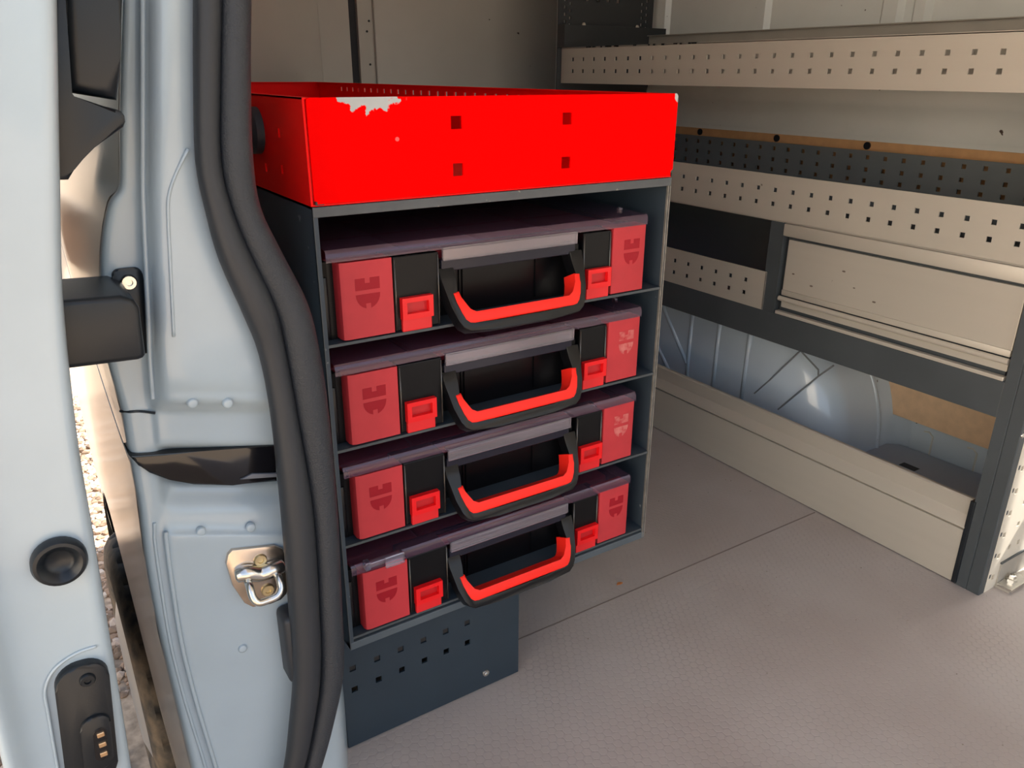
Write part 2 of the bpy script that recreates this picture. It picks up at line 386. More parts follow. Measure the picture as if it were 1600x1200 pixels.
# rear doors
def rear_leaf(n, x0, x1, xi0, xi1):
    bm = nb(); box(bm, x0, x1, 2.10, 2.14, -0.02, 1.45); d = struct('door_%d' % n, bm, shaded_door)
    bm = nb(); box(bm, xi0, xi1, 2.088, 2.101, 0.1, 1.40, 0.006); obj('inner_panel', bm, shaded_door, d, smooth=40)
    return d
d1 = rear_leaf(1, 0.08, 0.853, 0.15, 0.770)
d2 = rear_leaf(2, 0.877, 1.70, 0.918, 1.56)
bm = nb(); box(bm, 0.850, 0.880, 2.112, 2.13, -0.02, 1.45, .004); obj('door_gap_seal', bm, M('door_gap', rgb(20, 24, 34), 0.6), d2)
for x, z in ((.907, .955), (.904, .85), (.90, .93)):
    bm = nb(); lathe(bm, [(.003, 0), (.003, .002), (0, .002)], (x, 2.0995, z), (0, -1, 0), 8); obj('hole', bm, plastic, d2)
bm = nb(); box(bm, 1.50, 1.72, 2.04, 2.10, -.02, 1.45, .015); obj('corner_post', bm, white_in, wall, smooth=40)

# pillar behind the sliding door
JAMB = [
 [(0.1258,0.8,0.9056),(0.1155,0.737,0.8996),(0.1174,0.726,0.8988),(0.1223,0.727,0.8992),(0.1274,0.726,0.8994),(0.1276,0.7116,0.8982),(0.1318,0.6962,0.8972),(0.1384,0.692,0.8972),(0.1489,0.6934,0.898),(0.1597,0.699,0.8991),(0.1828,0.7088,0.9013),(0.2066,0.72,0.9037),(0.2296,0.8,0.9119)],
 [(0.112,0.8,0.8359),(0.1027,0.737,0.8354),(0.1049,0.726,0.8354),(0.111,0.727,0.8354),(0.1174,0.726,0.8355),(0.1179,0.7116,0.8354),(0.1224,0.6962,0.8353),(0.1293,0.692,0.8354),(0.14,0.6934,0.8355),(0.151,0.699,0.8356),(0.1743,0.7088,0.8359),(0.1982,0.72,0.8362),(0.2202,0.8,0.8369)],
 [(0.1009,0.8,0.7728),(0.0925,0.737,0.7773),(0.0948,0.726,0.778),(0.1015,0.727,0.7777),(0.1084,0.726,0.7775),(0.1091,0.7116,0.7784),(0.1139,0.6962,0.7793),(0.121,0.692,0.7793),(0.1325,0.6934,0.7788),(0.1442,0.699,0.7779),(0.1676,0.7088,0.7764),(0.1917,0.72,0.7748),(0.213,0.8,0.7686)],
 [(0.096,0.8,0.7366),(0.088,0.737,0.744),(0.0904,0.726,0.7451),(0.0967,0.727,0.7445),(0.1032,0.726,0.7442),(0.1041,0.7116,0.7457),(0.1091,0.6962,0.7471),(0.1162,0.692,0.7471),(0.1298,0.6934,0.7461),(0.1436,0.699,0.7446),(0.1669,0.7088,0.742),(0.1908,0.72,0.7392),(0.212,0.8,0.7292)],
 [(0.0921,0.8,0.729),(0.0844,0.737,0.737),(0.0869,0.726,0.7381),(0.0944,0.727,0.7375),(0.1021,0.726,0.737),(0.103,0.7116,0.7387),(0.108,0.6962,0.7402),(0.1152,0.692,0.7401),(0.1295,0.6934,0.739),(0.144,0.699,0.7373),(0.1673,0.7088,0.7345),(0.1911,0.72,0.7315),(0.2123,0.8,0.7206)],
 [(0.085,0.8,0.7239),(0.0778,0.737,0.7323),(0.0804,0.726,0.7335),(0.0908,0.727,0.7326),(0.1015,0.726,0.7319),(0.1024,0.7116,0.7336),(0.1075,0.6962,0.7352),(0.1146,0.692,0.7351),(0.1294,0.6934,0.7339),(0.1444,0.699,0.7321),(0.1675,0.7088,0.7291),(0.1913,0.72,0.7259),(0.2126,0.8,0.7144)],
 [(0.0804,0.8,0.7129),(0.0736,0.737,0.7222),(0.0762,0.726,0.7235),(0.088,0.727,0.7223),(0.1003,0.726,0.7215),(0.1012,0.7116,0.7234),(0.1063,0.6962,0.7251),(0.1134,0.692,0.7251),(0.1291,0.6934,0.7236),(0.145,0.699,0.7215),(0.1681,0.7088,0.7182),(0.1917,0.72,0.7147),(0.213,0.8,0.7019)],
 [(0.0727,0.8,0.6906),(0.0665,0.737,0.7016),(0.0693,0.726,0.7032),(0.0833,0.727,0.7016),(0.0978,0.726,0.7003),(0.0988,0.7116,0.7026),(0.1039,0.6962,0.7046),(0.111,0.692,0.7046),(0.1293,0.6934,0.7025),(0.1481,0.699,0.6997),(0.1734,0.7088,0.6956),(0.1996,0.72,0.6911),(0.2217,0.8,0.6756)],
 [(0.0653,0.8,0.6561),(0.0597,0.737,0.6699),(0.0626,0.726,0.6718),(0.078,0.727,0.6696),(0.0941,0.726,0.6678),(0.0952,0.7116,0.6706),(0.1003,0.6962,0.6732),(0.1073,0.692,0.6731),(0.131,0.6934,0.6698),(0.1555,0.699,0.6656),(0.1836,0.7088,0.6599),(0.2127,0.72,0.6539),(0.2363,0.8,0.6344)],
 [(0.0599,0.8,0.6143),(0.0547,0.737,0.6313),(0.0577,0.726,0.6337),(0.0734,0.727,0.6309),(0.0898,0.726,0.6286),(0.091,0.7116,0.6321),(0.0959,0.6962,0.6352),(0.1029,0.692,0.6352),(0.1341,0.6934,0.6298),(0.1671,0.699,0.6231),(0.1964,0.7088,0.6159),(0.2268,0.72,0.6082),(0.252,0.8,0.5835)],
 [(0.0575,0.8,0.5767),(0.0525,0.737,0.5968),(0.0556,0.726,0.5995),(0.0703,0.727,0.5964),(0.0856,0.726,0.5938),(0.0869,0.7116,0.5979),(0.092,0.6962,0.6017),(0.0989,0.692,0.6016),(0.1357,0.6934,0.5942),(0.175,0.699,0.5851),(0.2032,0.7088,0.5768),(0.2323,0.72,0.5679),(0.2581,0.8,0.5388)],
 [(0.0598,0.8,0.5502),(0.0546,0.737,0.5723),(0.0577,0.726,0.5753),(0.0702,0.727,0.5724),(0.0834,0.726,0.57),(0.0848,0.7116,0.5745),(0.091,0.6962,0.5783),(0.0992,0.692,0.578),(0.1366,0.6934,0.5697),(0.1766,0.699,0.5595),(0.2047,0.7088,0.5503),(0.2338,0.72,0.5405),(0.2597,0.8,0.5083)],
 [(0.0605,0.8,0.542),(0.0552,0.737,0.5648),(0.0584,0.726,0.5679),(0.0702,0.727,0.565),(0.0827,0.726,0.5627),(0.0843,0.7133,0.5667),(0.0914,0.701,0.5694),(0.1,0.6976,0.5687),(0.138,0.6987,0.5602),(0.1782,0.7032,0.55),(0.2059,0.711,0.5413),(0.2342,0.72,0.5321),(0.2602,0.8,0.499)],
 [(0.0612,0.8,0.5339),(0.0559,0.737,0.5573),(0.059,0.726,0.5605),(0.0703,0.727,0.5576),(0.0821,0.726,0.5554),(0.0836,0.7129,0.5597),(0.0909,0.6998,0.5627),(0.0999,0.6962,0.5619),(0.138,0.6974,0.5531),(0.1784,0.7021,0.5424),(0.2062,0.7105,0.5333),(0.2347,0.72,0.5237),(0.2607,0.8,0.4896)],
 [(0.0618,0.8,0.527),(0.0564,0.737,0.5509),(0.0596,0.726,0.5542),(0.0703,0.727,0.5514),(0.0817,0.726,0.5492),(0.0835,0.715,0.5528),(0.0915,0.7057,0.5543),(0.101,0.7032,0.5531),(0.1395,0.704,0.544),(0.1802,0.7074,0.5336),(0.2074,0.7133,0.5253),(0.2351,0.72,0.5166),(0.2612,0.8,0.4817)],
 [(0.0621,0.8,0.5215),(0.0567,0.737,0.5459),(0.0598,0.726,0.5492),(0.0701,0.725,0.5472),(0.0813,0.726,0.5442),(0.0838,0.72,0.5459),(0.0932,0.72,0.5437),(0.1033,0.72,0.5414),(0.1428,0.72,0.5322),(0.1837,0.72,0.5228),(0.2097,0.72,0.5168),(0.2354,0.72,0.5109),(0.2615,0.8,0.4754)],
 [(0.0618,0.8,0.5161),(0.0564,0.737,0.5409),(0.0596,0.726,0.5443),(0.0699,0.725,0.5422),(0.081,0.726,0.5392),(0.0835,0.72,0.5409),(0.0929,0.72,0.5387),(0.1029,0.72,0.5363),(0.1428,0.72,0.527),(0.1841,0.72,0.5172),(0.21,0.72,0.5112),(0.2357,0.72,0.5051),(0.2619,0.8,0.469)],
 [(0.0608,0.8,0.4921),(0.0555,0.737,0.5188),(0.0587,0.726,0.5224),(0.0687,0.725,0.5203),(0.0796,0.726,0.5172),(0.0821,0.72,0.5189),(0.0913,0.72,0.5166),(0.1012,0.72,0.5141),(0.1418,0.72,0.5038),(0.1838,0.72,0.4931),(0.2099,0.72,0.4865),(0.2357,0.72,0.4799),(0.2619,0.8,0.4411)],
 [(0.0609,0.8,0.4822),(0.0556,0.737,0.5097),(0.0589,0.726,0.5135),(0.0685,0.725,0.5114),(0.079,0.726,0.5082),(0.0815,0.72,0.51),(0.0907,0.72,0.5076),(0.1005,0.72,0.505),(0.1414,0.72,0.4944),(0.1837,0.72,0.4833),(0.2099,0.72,0.4765),(0.2357,0.72,0.4697),(0.2619,0.8,0.4297)],
 [(0.0611,0.8,0.4786),(0.0557,0.737,0.5064),(0.059,0.726,0.5102),(0.0685,0.725,0.5081),(0.0788,0.726,0.505),(0.083,0.735,0.5001),(0.0945,0.752,0.4899),(0.1047,0.752,0.4872),(0.1475,0.752,0.4759),(0.1919,0.752,0.4642),(0.2192,0.752,0.457),(0.2357,0.72,0.466),(0.2619,0.8,0.4256)],
 [(0.0611,0.8,0.4484),(0.0558,0.737,0.4786),(0.0591,0.726,0.4827),(0.0677,0.725,0.4807),(0.0772,0.726,0.4775),(0.0814,0.735,0.4722),(0.0925,0.752,0.4612),(0.1025,0.752,0.4584),(0.1462,0.752,0.4459),(0.1916,0.752,0.4328),(0.2191,0.752,0.4249),(0.2358,0.72,0.4347),(0.262,0.8,0.3907)],
 [(0.0606,0.8,0.4427),(0.0553,0.737,0.4734),(0.0587,0.726,0.4775),(0.0673,0.725,0.4754),(0.0768,0.726,0.4722),(0.0811,0.735,0.4668),(0.0906,0.7392,0.4621),(0.1004,0.7392,0.4592),(0.1434,0.7392,0.4467),(0.1882,0.7392,0.4336),(0.2153,0.7392,0.4257),(0.2358,0.72,0.4286),(0.262,0.8,0.384)],
 [(0.0611,0.8,0.4308),(0.0557,0.737,0.4624),(0.0591,0.726,0.4666),(0.0672,0.725,0.4647),(0.0762,0.726,0.4615),(0.0804,0.735,0.4559),(0.0897,0.7376,0.4519),(0.0993,0.7376,0.449),(0.1426,0.7376,0.436),(0.1877,0.7376,0.4224),(0.2148,0.7376,0.4143),(0.2358,0.72,0.4163),(0.262,0.8,0.3704)],
 [(0.0607,0.8,0.4145),(0.0554,0.737,0.4474),(0.0588,0.726,0.4518),(0.0665,0.725,0.4499),(0.075,0.726,0.4467),(0.0784,0.7272,0.445),(0.0874,0.7272,0.4422),(0.0972,0.7272,0.4392),(0.1401,0.7272,0.4257),(0.1849,0.7272,0.4117),(0.2117,0.7272,0.4033),(0.2359,0.72,0.3993),(0.2621,0.8,0.3514)],
 [(0.0599,0.8,0.3996),(0.0546,0.737,0.4337),(0.058,0.726,0.4382),(0.0655,0.725,0.4363),(0.0738,0.726,0.4331),(0.0769,0.7248,0.4327),(0.0863,0.7248,0.4297),(0.0963,0.7248,0.4264),(0.1392,0.7248,0.4125),(0.1839,0.7248,0.3979),(0.2107,0.7248,0.3892),(0.2356,0.72,0.3836),(0.2618,0.8,0.334)],
 [(0.059,0.8,0.3861),(0.0539,0.737,0.4213),(0.0573,0.726,0.4259),(0.0646,0.725,0.424),(0.0727,0.726,0.4208),(0.0755,0.7216,0.4221),(0.0851,0.7216,0.4189),(0.0953,0.7216,0.4155),(0.1381,0.7216,0.4011),(0.1827,0.7216,0.3862),(0.2094,0.7216,0.3772),(0.2352,0.72,0.3694),(0.2614,0.8,0.3182)],
 [(0.0588,0.8,0.3816),(0.0536,0.737,0.4171),(0.0571,0.726,0.4218),(0.0643,0.725,0.4199),(0.0723,0.726,0.4166),(0.0749,0.719,0.4195),(0.0843,0.7171,0.4173),(0.0945,0.7166,0.4141),(0.137,0.7168,0.3996),(0.1815,0.7175,0.3842),(0.2084,0.7187,0.3744),(0.2351,0.72,0.3646),(0.2612,0.8,0.3129)],
 [(0.0583,0.8,0.374),(0.0532,0.737,0.4101),(0.0567,0.726,0.4149),(0.0638,0.725,0.413),(0.0717,0.726,0.4097),(0.0743,0.7192,0.4125),(0.0839,0.7176,0.41),(0.0943,0.7172,0.4067),(0.1369,0.7173,0.3919),(0.1813,0.7179,0.3763),(0.2082,0.7189,0.3665),(0.2349,0.72,0.3566),(0.261,0.8,0.304)],
 [(0.0564,0.8,0.3318),(0.0514,0.737,0.3713),(0.055,0.726,0.3765),(0.0621,0.725,0.3744),(0.07,0.726,0.3708),(0.0727,0.72,0.3733),(0.0828,0.72,0.3695),(0.0937,0.72,0.3654),(0.1362,0.72,0.3494),(0.1805,0.72,0.3326),(0.2072,0.72,0.3225),(0.2336,0.72,0.3125),(0.2596,0.8,0.255)],
 [(0.0565,0.8,0.248),(0.0515,0.737,0.2941),(0.0552,0.726,0.3001),(0.0613,0.725,0.2981),(0.0683,0.726,0.2943),(0.0712,0.72,0.2972),(0.0812,0.72,0.2928),(0.0921,0.72,0.288),(0.1338,0.72,0.2695),(0.1771,0.72,0.2504),(0.204,0.72,0.2385),(0.2306,0.72,0.2267),(0.2563,0.8,0.1596)],
 [(0.0592,0.8,0.1751),(0.054,0.737,0.227),(0.0578,0.726,0.2337),(0.0639,0.725,0.2314),(0.0709,0.726,0.2272),(0.0739,0.72,0.2304),(0.0845,0.72,0.2251),(0.096,0.72,0.2194),(0.1329,0.72,0.201),(0.1708,0.72,0.1822),(0.2012,0.72,0.167),(0.2316,0.72,0.1519),(0.2573,0.8,0.0765)],
 [(0.0606,0.8,0.1273),(0.0553,0.737,0.1829),(0.0592,0.726,0.1901),(0.0662,0.725,0.1872),(0.0741,0.726,0.1821),(0.0771,0.72,0.1855),(0.0874,0.72,0.18),(0.0986,0.72,0.1741),(0.131,0.72,0.1568),(0.1637,0.72,0.1393),(0.1973,0.72,0.1214),(0.2311,0.72,0.1034),(0.2568,0.8,0.0226)],
 [(0.0626,0.8,0.057),(0.0571,0.737,0.1182),(0.0611,0.726,0.126),(0.0697,0.725,0.1219),(0.0793,0.726,0.1153),(0.0824,0.72,0.119),(0.092,0.72,0.1134),(0.1024,0.72,0.1073),(0.1268,0.72,0.093),(0.1508,0.72,0.0789),(0.1895,0.72,0.0562),(0.229,0.72,0.033),(0.2545,0.8,-0.0556)],
 [(0.0643,0.8,-0.0065),(0.0586,0.737,0.0598),(0.0628,0.726,0.0681),(0.0716,0.725,0.0635),(0.0814,0.726,0.0562),(0.0847,0.72,0.0601),(0.0949,0.72,0.0537),(0.1059,0.72,0.0467),(0.1196,0.72,0.038),(0.1321,0.72,0.03),(0.1789,0.72,0.0003),(0.2277,0.72,-0.0306),(0.253,0.8,-0.1262)],
]

bm = nb(); grid(bm, JAMB)
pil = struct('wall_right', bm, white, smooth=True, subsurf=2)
bm = nb(); tube(bm, smooth_path([(.0567, .7350, .5463), (.064, .7255, .5475), (.0712, .7252, .5465), (.083, .7195, .5440)], 3), .0012, 6); obj('panel_gap', bm, plastic, pil)
def bead(pts, r=.0014):
    bm = nb(); tube(bm, smooth_path(pts, 4), r, 8); obj('pressed_edge', bm, white, pil, smooth=True)
bead([(q[5][0] - .0010, q[5][1] + .0014, q[5][2]) for q in JAMB[:14]], .0022)
bead([(.1375, .6935, .772), (.1245, .6930, .752), (.1170, .6925, .735), (.1140, .6925, .715), (.1115, .6925, .69), (.1080, .6925, .655), (.1045, .6925, .62)])
bead([(q[5][0] - .001, .7205, q[5][2]) for q in JAMB[25:]], .0022)
bead([(q[5][0] - .0105, .7248, q[5][2]) for q in JAMB[24:]], .0016)
for x, z in ((.105, .413), (.152, .402), (.127, .262), (.112, .555), (.142, .548)):
    bm = nb(); lathe(bm, [(.005, -.003), (.0045, .0006), (.003, .0012), (0, .0012)], (x, .7185 if z < .5 else .697, z), (0, -1, 0), 14); obj('weld_dot', bm, white, pil, smooth=True)
bm = nb()
prism(bm, [(0.0555, 0.5083), (0.1159, 0.497), (0.1862, 0.485), (0.1839, 0.4445), (0.1403, 0.4535), (0.1054, 0.4636), (0.085, 0.4743), (0.07, 0.486), (0.0618, 0.4969)][::-1], XZ, .7195, .752, .003)
rail = obj('rail_channel', bm, plastic_gloss, pil, smooth=40)
bm = nb(); prism(bm, [(.148, .4585), (.187, .4505), (.187, .4545), (.160, .4615)], XZ, .7172, .7205, .0008); obj('channel_lip', bm, M('channel_lip_grey', rgb(110, 114, 122), .3), rail)
bm = nb(); box(bm, 0.1651, 0.1880, 0.690, 0.722, 0.214, 0.300, 0.007, 3); tag(obj('rubber_stop', bm, rubber, smooth=40), 'small grey rubber door stop stuck on the white pillar beside the seal', 'stop')

# van flank beyond the pillar, seen through the gap
def flank_x(z):
    T = [(-.35, .10), (-.25, .072), (-.1, .056), (.0, .0535), (.15, .0515), (.3, .051), (.42, .0545), (.492, .0565), (.4925, .062), (.5, .062), (.5005, .0565), (.597, .0523), (.63, .0545), (.67, .0598), (.70, .0663), (.722, .0732), (.744, .080), (.777, .0900), (.835, .1022), (.9, .1152), (1.2, .17), (1.45, .22)]
    for (a, b), (c, d) in zip(T, T[1:]):
        if z <= c: return b + (d - b) * (z - a) / (c - a)
    return T[-1][1]
def jamb_x(z):
    E_ = [(q[1][2], q[1][0]) for q in JAMB][::-1]
    for (a, c), (d, e) in zip(E_, E_[1:]):
        if z <= d: return c + (e - c) * max(0, (z - a)) / (d - a)
    return flank_x(z)
zs = [-.33, -.25, -.18, -.1, 0, .1, .2, .3, .4, .46, .488, .492, .4925, .5, .5005, .504, .54, .57, .60, .63, .66, .69, .71, .722, .729, .733, .737, .744, .76, .8, .84, .88, .9, 1.1, 1.45]
ys = [.743] + [.80 + .05 * i for i in range(27)] + [2.12, 2.14, 2.15]
bm = nb(); rows = []
for y in ys:
    zl = -.33
    if abs(y - 1.42) < .36: zl = max(zl, -.27 + math.sqrt(max(0, .36 ** 2 - (y - 1.42) ** 2)) * 1.02)
    wx = {2.12: .004, 2.14: .015, 2.15: .04}.get(y, 0)
    fz = (lambda z: jamb_x(z) + .0012) if y < .75 else flank_x
    tp = max(0, (y - .74) / 1.41)
    rows.append([(fz(max(z, zl)) + wx + tp ** 1.2 * (.024 + .07 * max(0, z - .1)), y, max(z, zl)) for z in zs])
grid(bm, rows)
struct('wall_right_outer', bm, white_body, smooth=50)
bm = nb()
grid(bm, [[(x, 1.42 - .365 * math.cos(math.pi * i / 24), -.27 + .365 * 1.02 * math.sin(math.pi * i / 24)) for i in range(25)] for x in (.066, .36)])
box(bm, .355, .365, 1.05, 1.80, -.45, .11)
obj('wheelhouse', bm, arch_black, pil, smooth=40)

# rear wheel
wh = thing('rear_wheel', 'dusty black van tyre seen through the gap beside the pillar', 'wheel', (.19, 1.42, -.556))
bm = nb(); n = 120; R0 = .286
prof = [(.048, .175), (.042, .20), (.040, .235), (.046, .262), (.056, .277), (.068, .284), (.09, .286), (.094, .286), (.125, .286), (.13, .286), (.165, .286), (.17, .286), (.20, .286), (.225, .284), (.24, .277), (.25, .262), (.256, .235), (.254, .20), (.248, .175)]
rows = []
for k in range(n + 1):
    a = 2 * math.pi * k / n; r_ = []
    for i, (x, r) in enumerate(prof):
        if r > .28 and (i in (7, 9, 11) or (k % 4 == 0 and i not in (6, 8, 10, 12)) or (k % 4 == 0 and i in (6, 12))): r -= .009
        r_.append((x, 1.42 + r * math.cos(a), -.27 + r * math.sin(a)))
    rows.append(r_)
grid(bm, rows); bmesh.ops.remove_doubles(bm, verts=bm.verts, dist=1e-5)
obj('tyre', bm, tyre_m, wh, smooth=30)
bm = nb(); lathe(bm, [(.178, -.02), (.178, .01), (.165, .018), (.12, .03), (.06, .012), (.03, .0), (0, .0)], (.066, 1.42, -.27), (-1, 0, 0), 32); lathe(bm, [(.178, -.19), (.178, -.01)], (.066, 1.42, -.27), (-1, 0, 0), 32)
obj('rim', bm, rim_m, wh, smooth=40)

# ------------------------------------------------------------------ sliding door, pushed back
edge = [(0.066, 0.93), (0.0573, 0.8717), (0.0477, 0.8148), (0.0377, 0.7541), (0.0284, .7004), (.0242, .6664), (.0197, .6188), (.0166, .5813), (.0146, .5498), (.0138, .5136), (0.0112, 0.4562), (0.0084, 0.3947), (0.0060, 0.3283), (0.0026, 0.2579), (-0.004, 0.12), (-.012, 0.0), (-.03, -.1)]
bm = nb(); rows = []
def dw(z): return 0.083 + 0.006 * max(0, z - .3)
for x, z in [(0.13, 1.40), (0.085, 1.08)] + edge:
    w_ = dw(z)
    rows.append([(x + .002, 1.50, z), (x + .002, .66, z), (x + .001, .626, z), (x - .002, .6205, z), (x - .007, .619, z), (x - .014, .6205, z), (x - w_ * .45, .622, z), (x - w_ * .78, .622, z), (x - w_ * .84, .619, z), (x - w_ * .93, .612, z), (x - w_, .607, z), (x - w_ - .006, .612, z), (x - w_ - .008, .63, z), (x - w_ - .006, 1.50, z)])
grid(bm, rows)
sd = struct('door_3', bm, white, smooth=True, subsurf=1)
bm = nb()
lathe(bm, [(.0195, -.003), (.0195, .003), (.018, .006), (.0155, .0065), (.012, .004), (.0105, .001), (.008, -.001), (0, -.0015)], (-.0132, .6165, .481), (0, -1, 0), 32)
obj('buffer_plug', bm, plastic, sd, smooth=40)
bm = nb(); prism(bm, rrect(-.0200, .0195, -.062, .062, .0175, 7), lambda a, b, d: (a - .0212 + .0 * b + (b) * .09, d, .3225 + b), .612, .624, .002)
cp = obj('contact_plate', bm, plastic, sd, smooth=40)
bm = nb(); prism(bm, rrect(-.0115, .0115, -.028, .028, .010, 6), lambda a, b, d: (a - .0175 + b * .09, d, .306 + b), .6085, .614, .002); obj('contact_housing', bm, plastic, cp, smooth=40)
bm = nb(); prism(bm, rrect(-.0050, .0050, -.0165, .0165, .0045, 5), lambda a, b, d: (a - .0150 + b * .09, d, .3055 + b), .6078, .610, .0004); obj('contact_slot', bm, plastic_gloss, cp)
for i, (x, z) in enumerate(((-.0135, .3160), (-.0138, .3055), (-.0145, .2955))):
    bm = nb(); box(bm, x - .0028, x + .0028, .6062, .6085, z - .0022, z + .0022, .0006); obj('contact_pin', bm, gold, cp)
screw('screw', cp, (-.0135, .612, .3705), (0, -1, 0), .006, plastic)
screw('screw', cp, (-.029, .612, .2745), (0, -1, 0), .006, plastic)
bm = nb(); tube(bm, smooth_path([(-.002, .6195, .3935), (-.018, .6205, .392), (-.034, .6205, .384), (-.0435, .6205, .368), (-.0455, .6205, .345), (-.049, .6205, .29), (-.053, .6205, .22)], 5), .0014, 6); obj('pressed_bead', bm, white, sd, smooth=True)
bm = nb()
prism(bm, [(0.064, 0.905), (0.0705, 0.905), (0.0553, 0.8156), (0.057, 0.8118), (0.0835, 0.8051), (0.0870, 0.8035), (0.0885, 0.8005), (0.0885, 0.7965), (0.0865, 0.7928), (0.0656, 0.7799), (0.0552, 0.7742), (0.0509, 0.766), (0.0455, 0.7588), (0.034, 0.7591)], XZ, .645, .685, .0025)
hd = obj('door_handle', bm, plastic, sd, smooth=40)
bm = nb(); prism(bm, [(0.0700, 0.92), (0.1105, 0.92), (0.0945, 0.8392), (0.0881, 0.8102), (0.0562, 0.8161)], XZ, .662, .70, .009, 4)
obj('grip', bm, plastic, hd, smooth=50)

# black stop block bolted to the pillar
blk = thing('stop_block', 'black plastic stop block bolted to the white pillar next to the open door', 'door stop', (.05, .69, .615))
bm = nb(); prism(bm, [(-.03, .6750), (.0660, .6705), (.0746, .6660), (0.0775, 0.6590), (0.0760, 0.6206), (.0740, .6182), (0.0700, 0.6172), (-.03, 0.6215)], XZ, .652, .728, .0045, 3); obj('block', bm, plastic, blk, smooth=50)
bm = nb(); prism(bm, rrect(.0690, .0925, .60, .6760, .006), XZ, .722, .734, .0015); obj('bracket', bm, plastic, blk, smooth=40)
screw('screw', blk, (.0806, .722, .6645), (0, -1, 0), .0066, chrome, .004)

# striker
st = thing('striker', 'chrome latch striker plate with a loop, screwed to the white pillar', 'latch', (.152, .718, .343))
bm = nb(); prism(bm, [(.1225, .372), (.1255, .382), (.1300, .3860), (.172, .3765), (.1795, .370), (.1835, .352), (.1828, .328), (.178, .3145), (.1715, .3095), (.160, .3085), (.142, .3120), (.1345, .3200), (.1255, .345)], XZ, .7135, .7205, .0015, 2)
obj('plate', bm, striker_m, st, smooth=40)
bm = nb(); tube(bm, smooth_path([(.131, .7128, .357), (.140, .7085, .3585), (.152, .7095, .3525), (.165, .7085, .3535), (.176, .7120, .3525)], 5), [.006] + [.0085] * 19 + [.006], 12); obj('hump', bm, chrome, st, smooth=True)
bm = nb(); tube(bm, smooth_path([(.1385, .712, .352), (.1385, .698, .349), (.1390, .692, .340), (.1430, .689, .3335), (.152, .689, .3325), (.162, .689, .3340), (.1675, .692, .340), (.1680, .698, .348), (.1680, .712, .350)], 4), .0040, 12); obj('loop', bm, chrome, st, smooth=True)
screw('screw', st, (.1555, .7135, .3655), (0, -1, 0), .0068, brass, .0025)
screw('screw', st, (.1590, .7135, .3275), (0, -1, 0), .0068, brass, .0025)

# rubber door seal
SEAL = [
(0.1697,0.9076,0.0099,0.1910,0.9090,0.0115),
(0.1662,0.8812,0.0100,0.1878,0.8822,0.0116),
(0.1584,0.8263,0.0097,0.1803,0.8264,0.0121),
(0.1511,0.7633,0.0095,0.1738,0.7622,0.0132),
(0.1544,0.7219,0.0103,0.1769,0.7201,0.0122),
(0.1623,0.6833,0.0127,0.1889,0.6803,0.0138),
(0.1771,0.6357,0.0139,0.2062,0.6313,0.0152),
(0.1850,0.5921,0.0115,0.2125,0.5871,0.0159),
(0.1893,0.5273,0.0117,0.2166,0.5208,0.0156),
(0.1915,0.4222,0.0149,0.2195,0.4133,0.0132),
(0.1879,0.3078,0.0149,0.2156,0.2965,0.0128),
(0.1833,0.2258,0.0143,0.2108,0.2127,0.0132),
(0.1713,0.1604,0.0131,0.1959,0.1472,0.0115),
(0.1570,0.1029,0.0111,0.1781,0.0905,0.0100),
(0.1363,0.0473,0.0093,0.1548,0.0354,0.0092),
]

se = thing('door_seal', 'dark rubber seal running down the edge of the door opening', 'seal', (.19, .69, 0))
p1 = smooth_path([(a, .690, b) for a, b, r, c, d, q in SEAL], 4); p2 = smooth_path([(c, .692, d) for a, b, r, c, d, q in SEAL], 4)
r1 = [v.x for v in smooth_path([(r * 1.05, 0, 0) for a, b, r, c, d, q in SEAL], 4)]; r2 = [v.x for v in smooth_path([(q * 1.04, 0, 0) for a, b, r, c, d, q in SEAL], 4)]
bm = nb(); tube(bm, p1, r1, 20); obj('bulb', bm, rubber, se, smooth=True)
bm = nb(); tube(bm, p2, r2, 20); obj('trim_strip', bm, rubber_tex, se, smooth=True)

# ================================================================== shelving rack on the far wall
XF = 1.2845
rk = thing('shelving_rack', 'long grey metal shelving rack with perforated rails along the far wall', 'rack', (1.42, 1.13, 0))
def slots(y0, y1, z, p=.0420, w_=.0085, h_=.0085):
    out = []; y = y0
    while y < y1: out.append((y, z, w_, h_)); y += p
    return out
fy = lambda u, v, d: (d, u, v)
bm = nb(); perf(bm, .548, 1.762, .8072, .8905, slots(.5803, 1.75, .8632) + slots(.5803, 1.75, .8360), fy, XF, XF + .0025)
box(bm, XF, XF + .012, .548, 1.762, .8890, .8915); top_rail = obj('top_rail', bm, alu, rk)
bm = nb(); box(bm, XF + .003, 1.555, .548, 1.762, .8085, .8105); box(bm, 1.552, 1.556, .548, 1.762, .81, .925); box(bm, 1.545, 1.556, .548, 1.762, .9235, .9255); obj('top_shelf', bm, alu_dull, rk)
for i in range(26):
    y = 1.25 + .45 * random.random() ** .8; w_ = random.uniform(.003, .012)
    bm = nb(); box(bm, XF - .0006, XF + .004, y, y + w_, .8895 - random.uniform(0, .0012), .8920); o_ = obj('paint_chip', bm, plastic, top_rail)

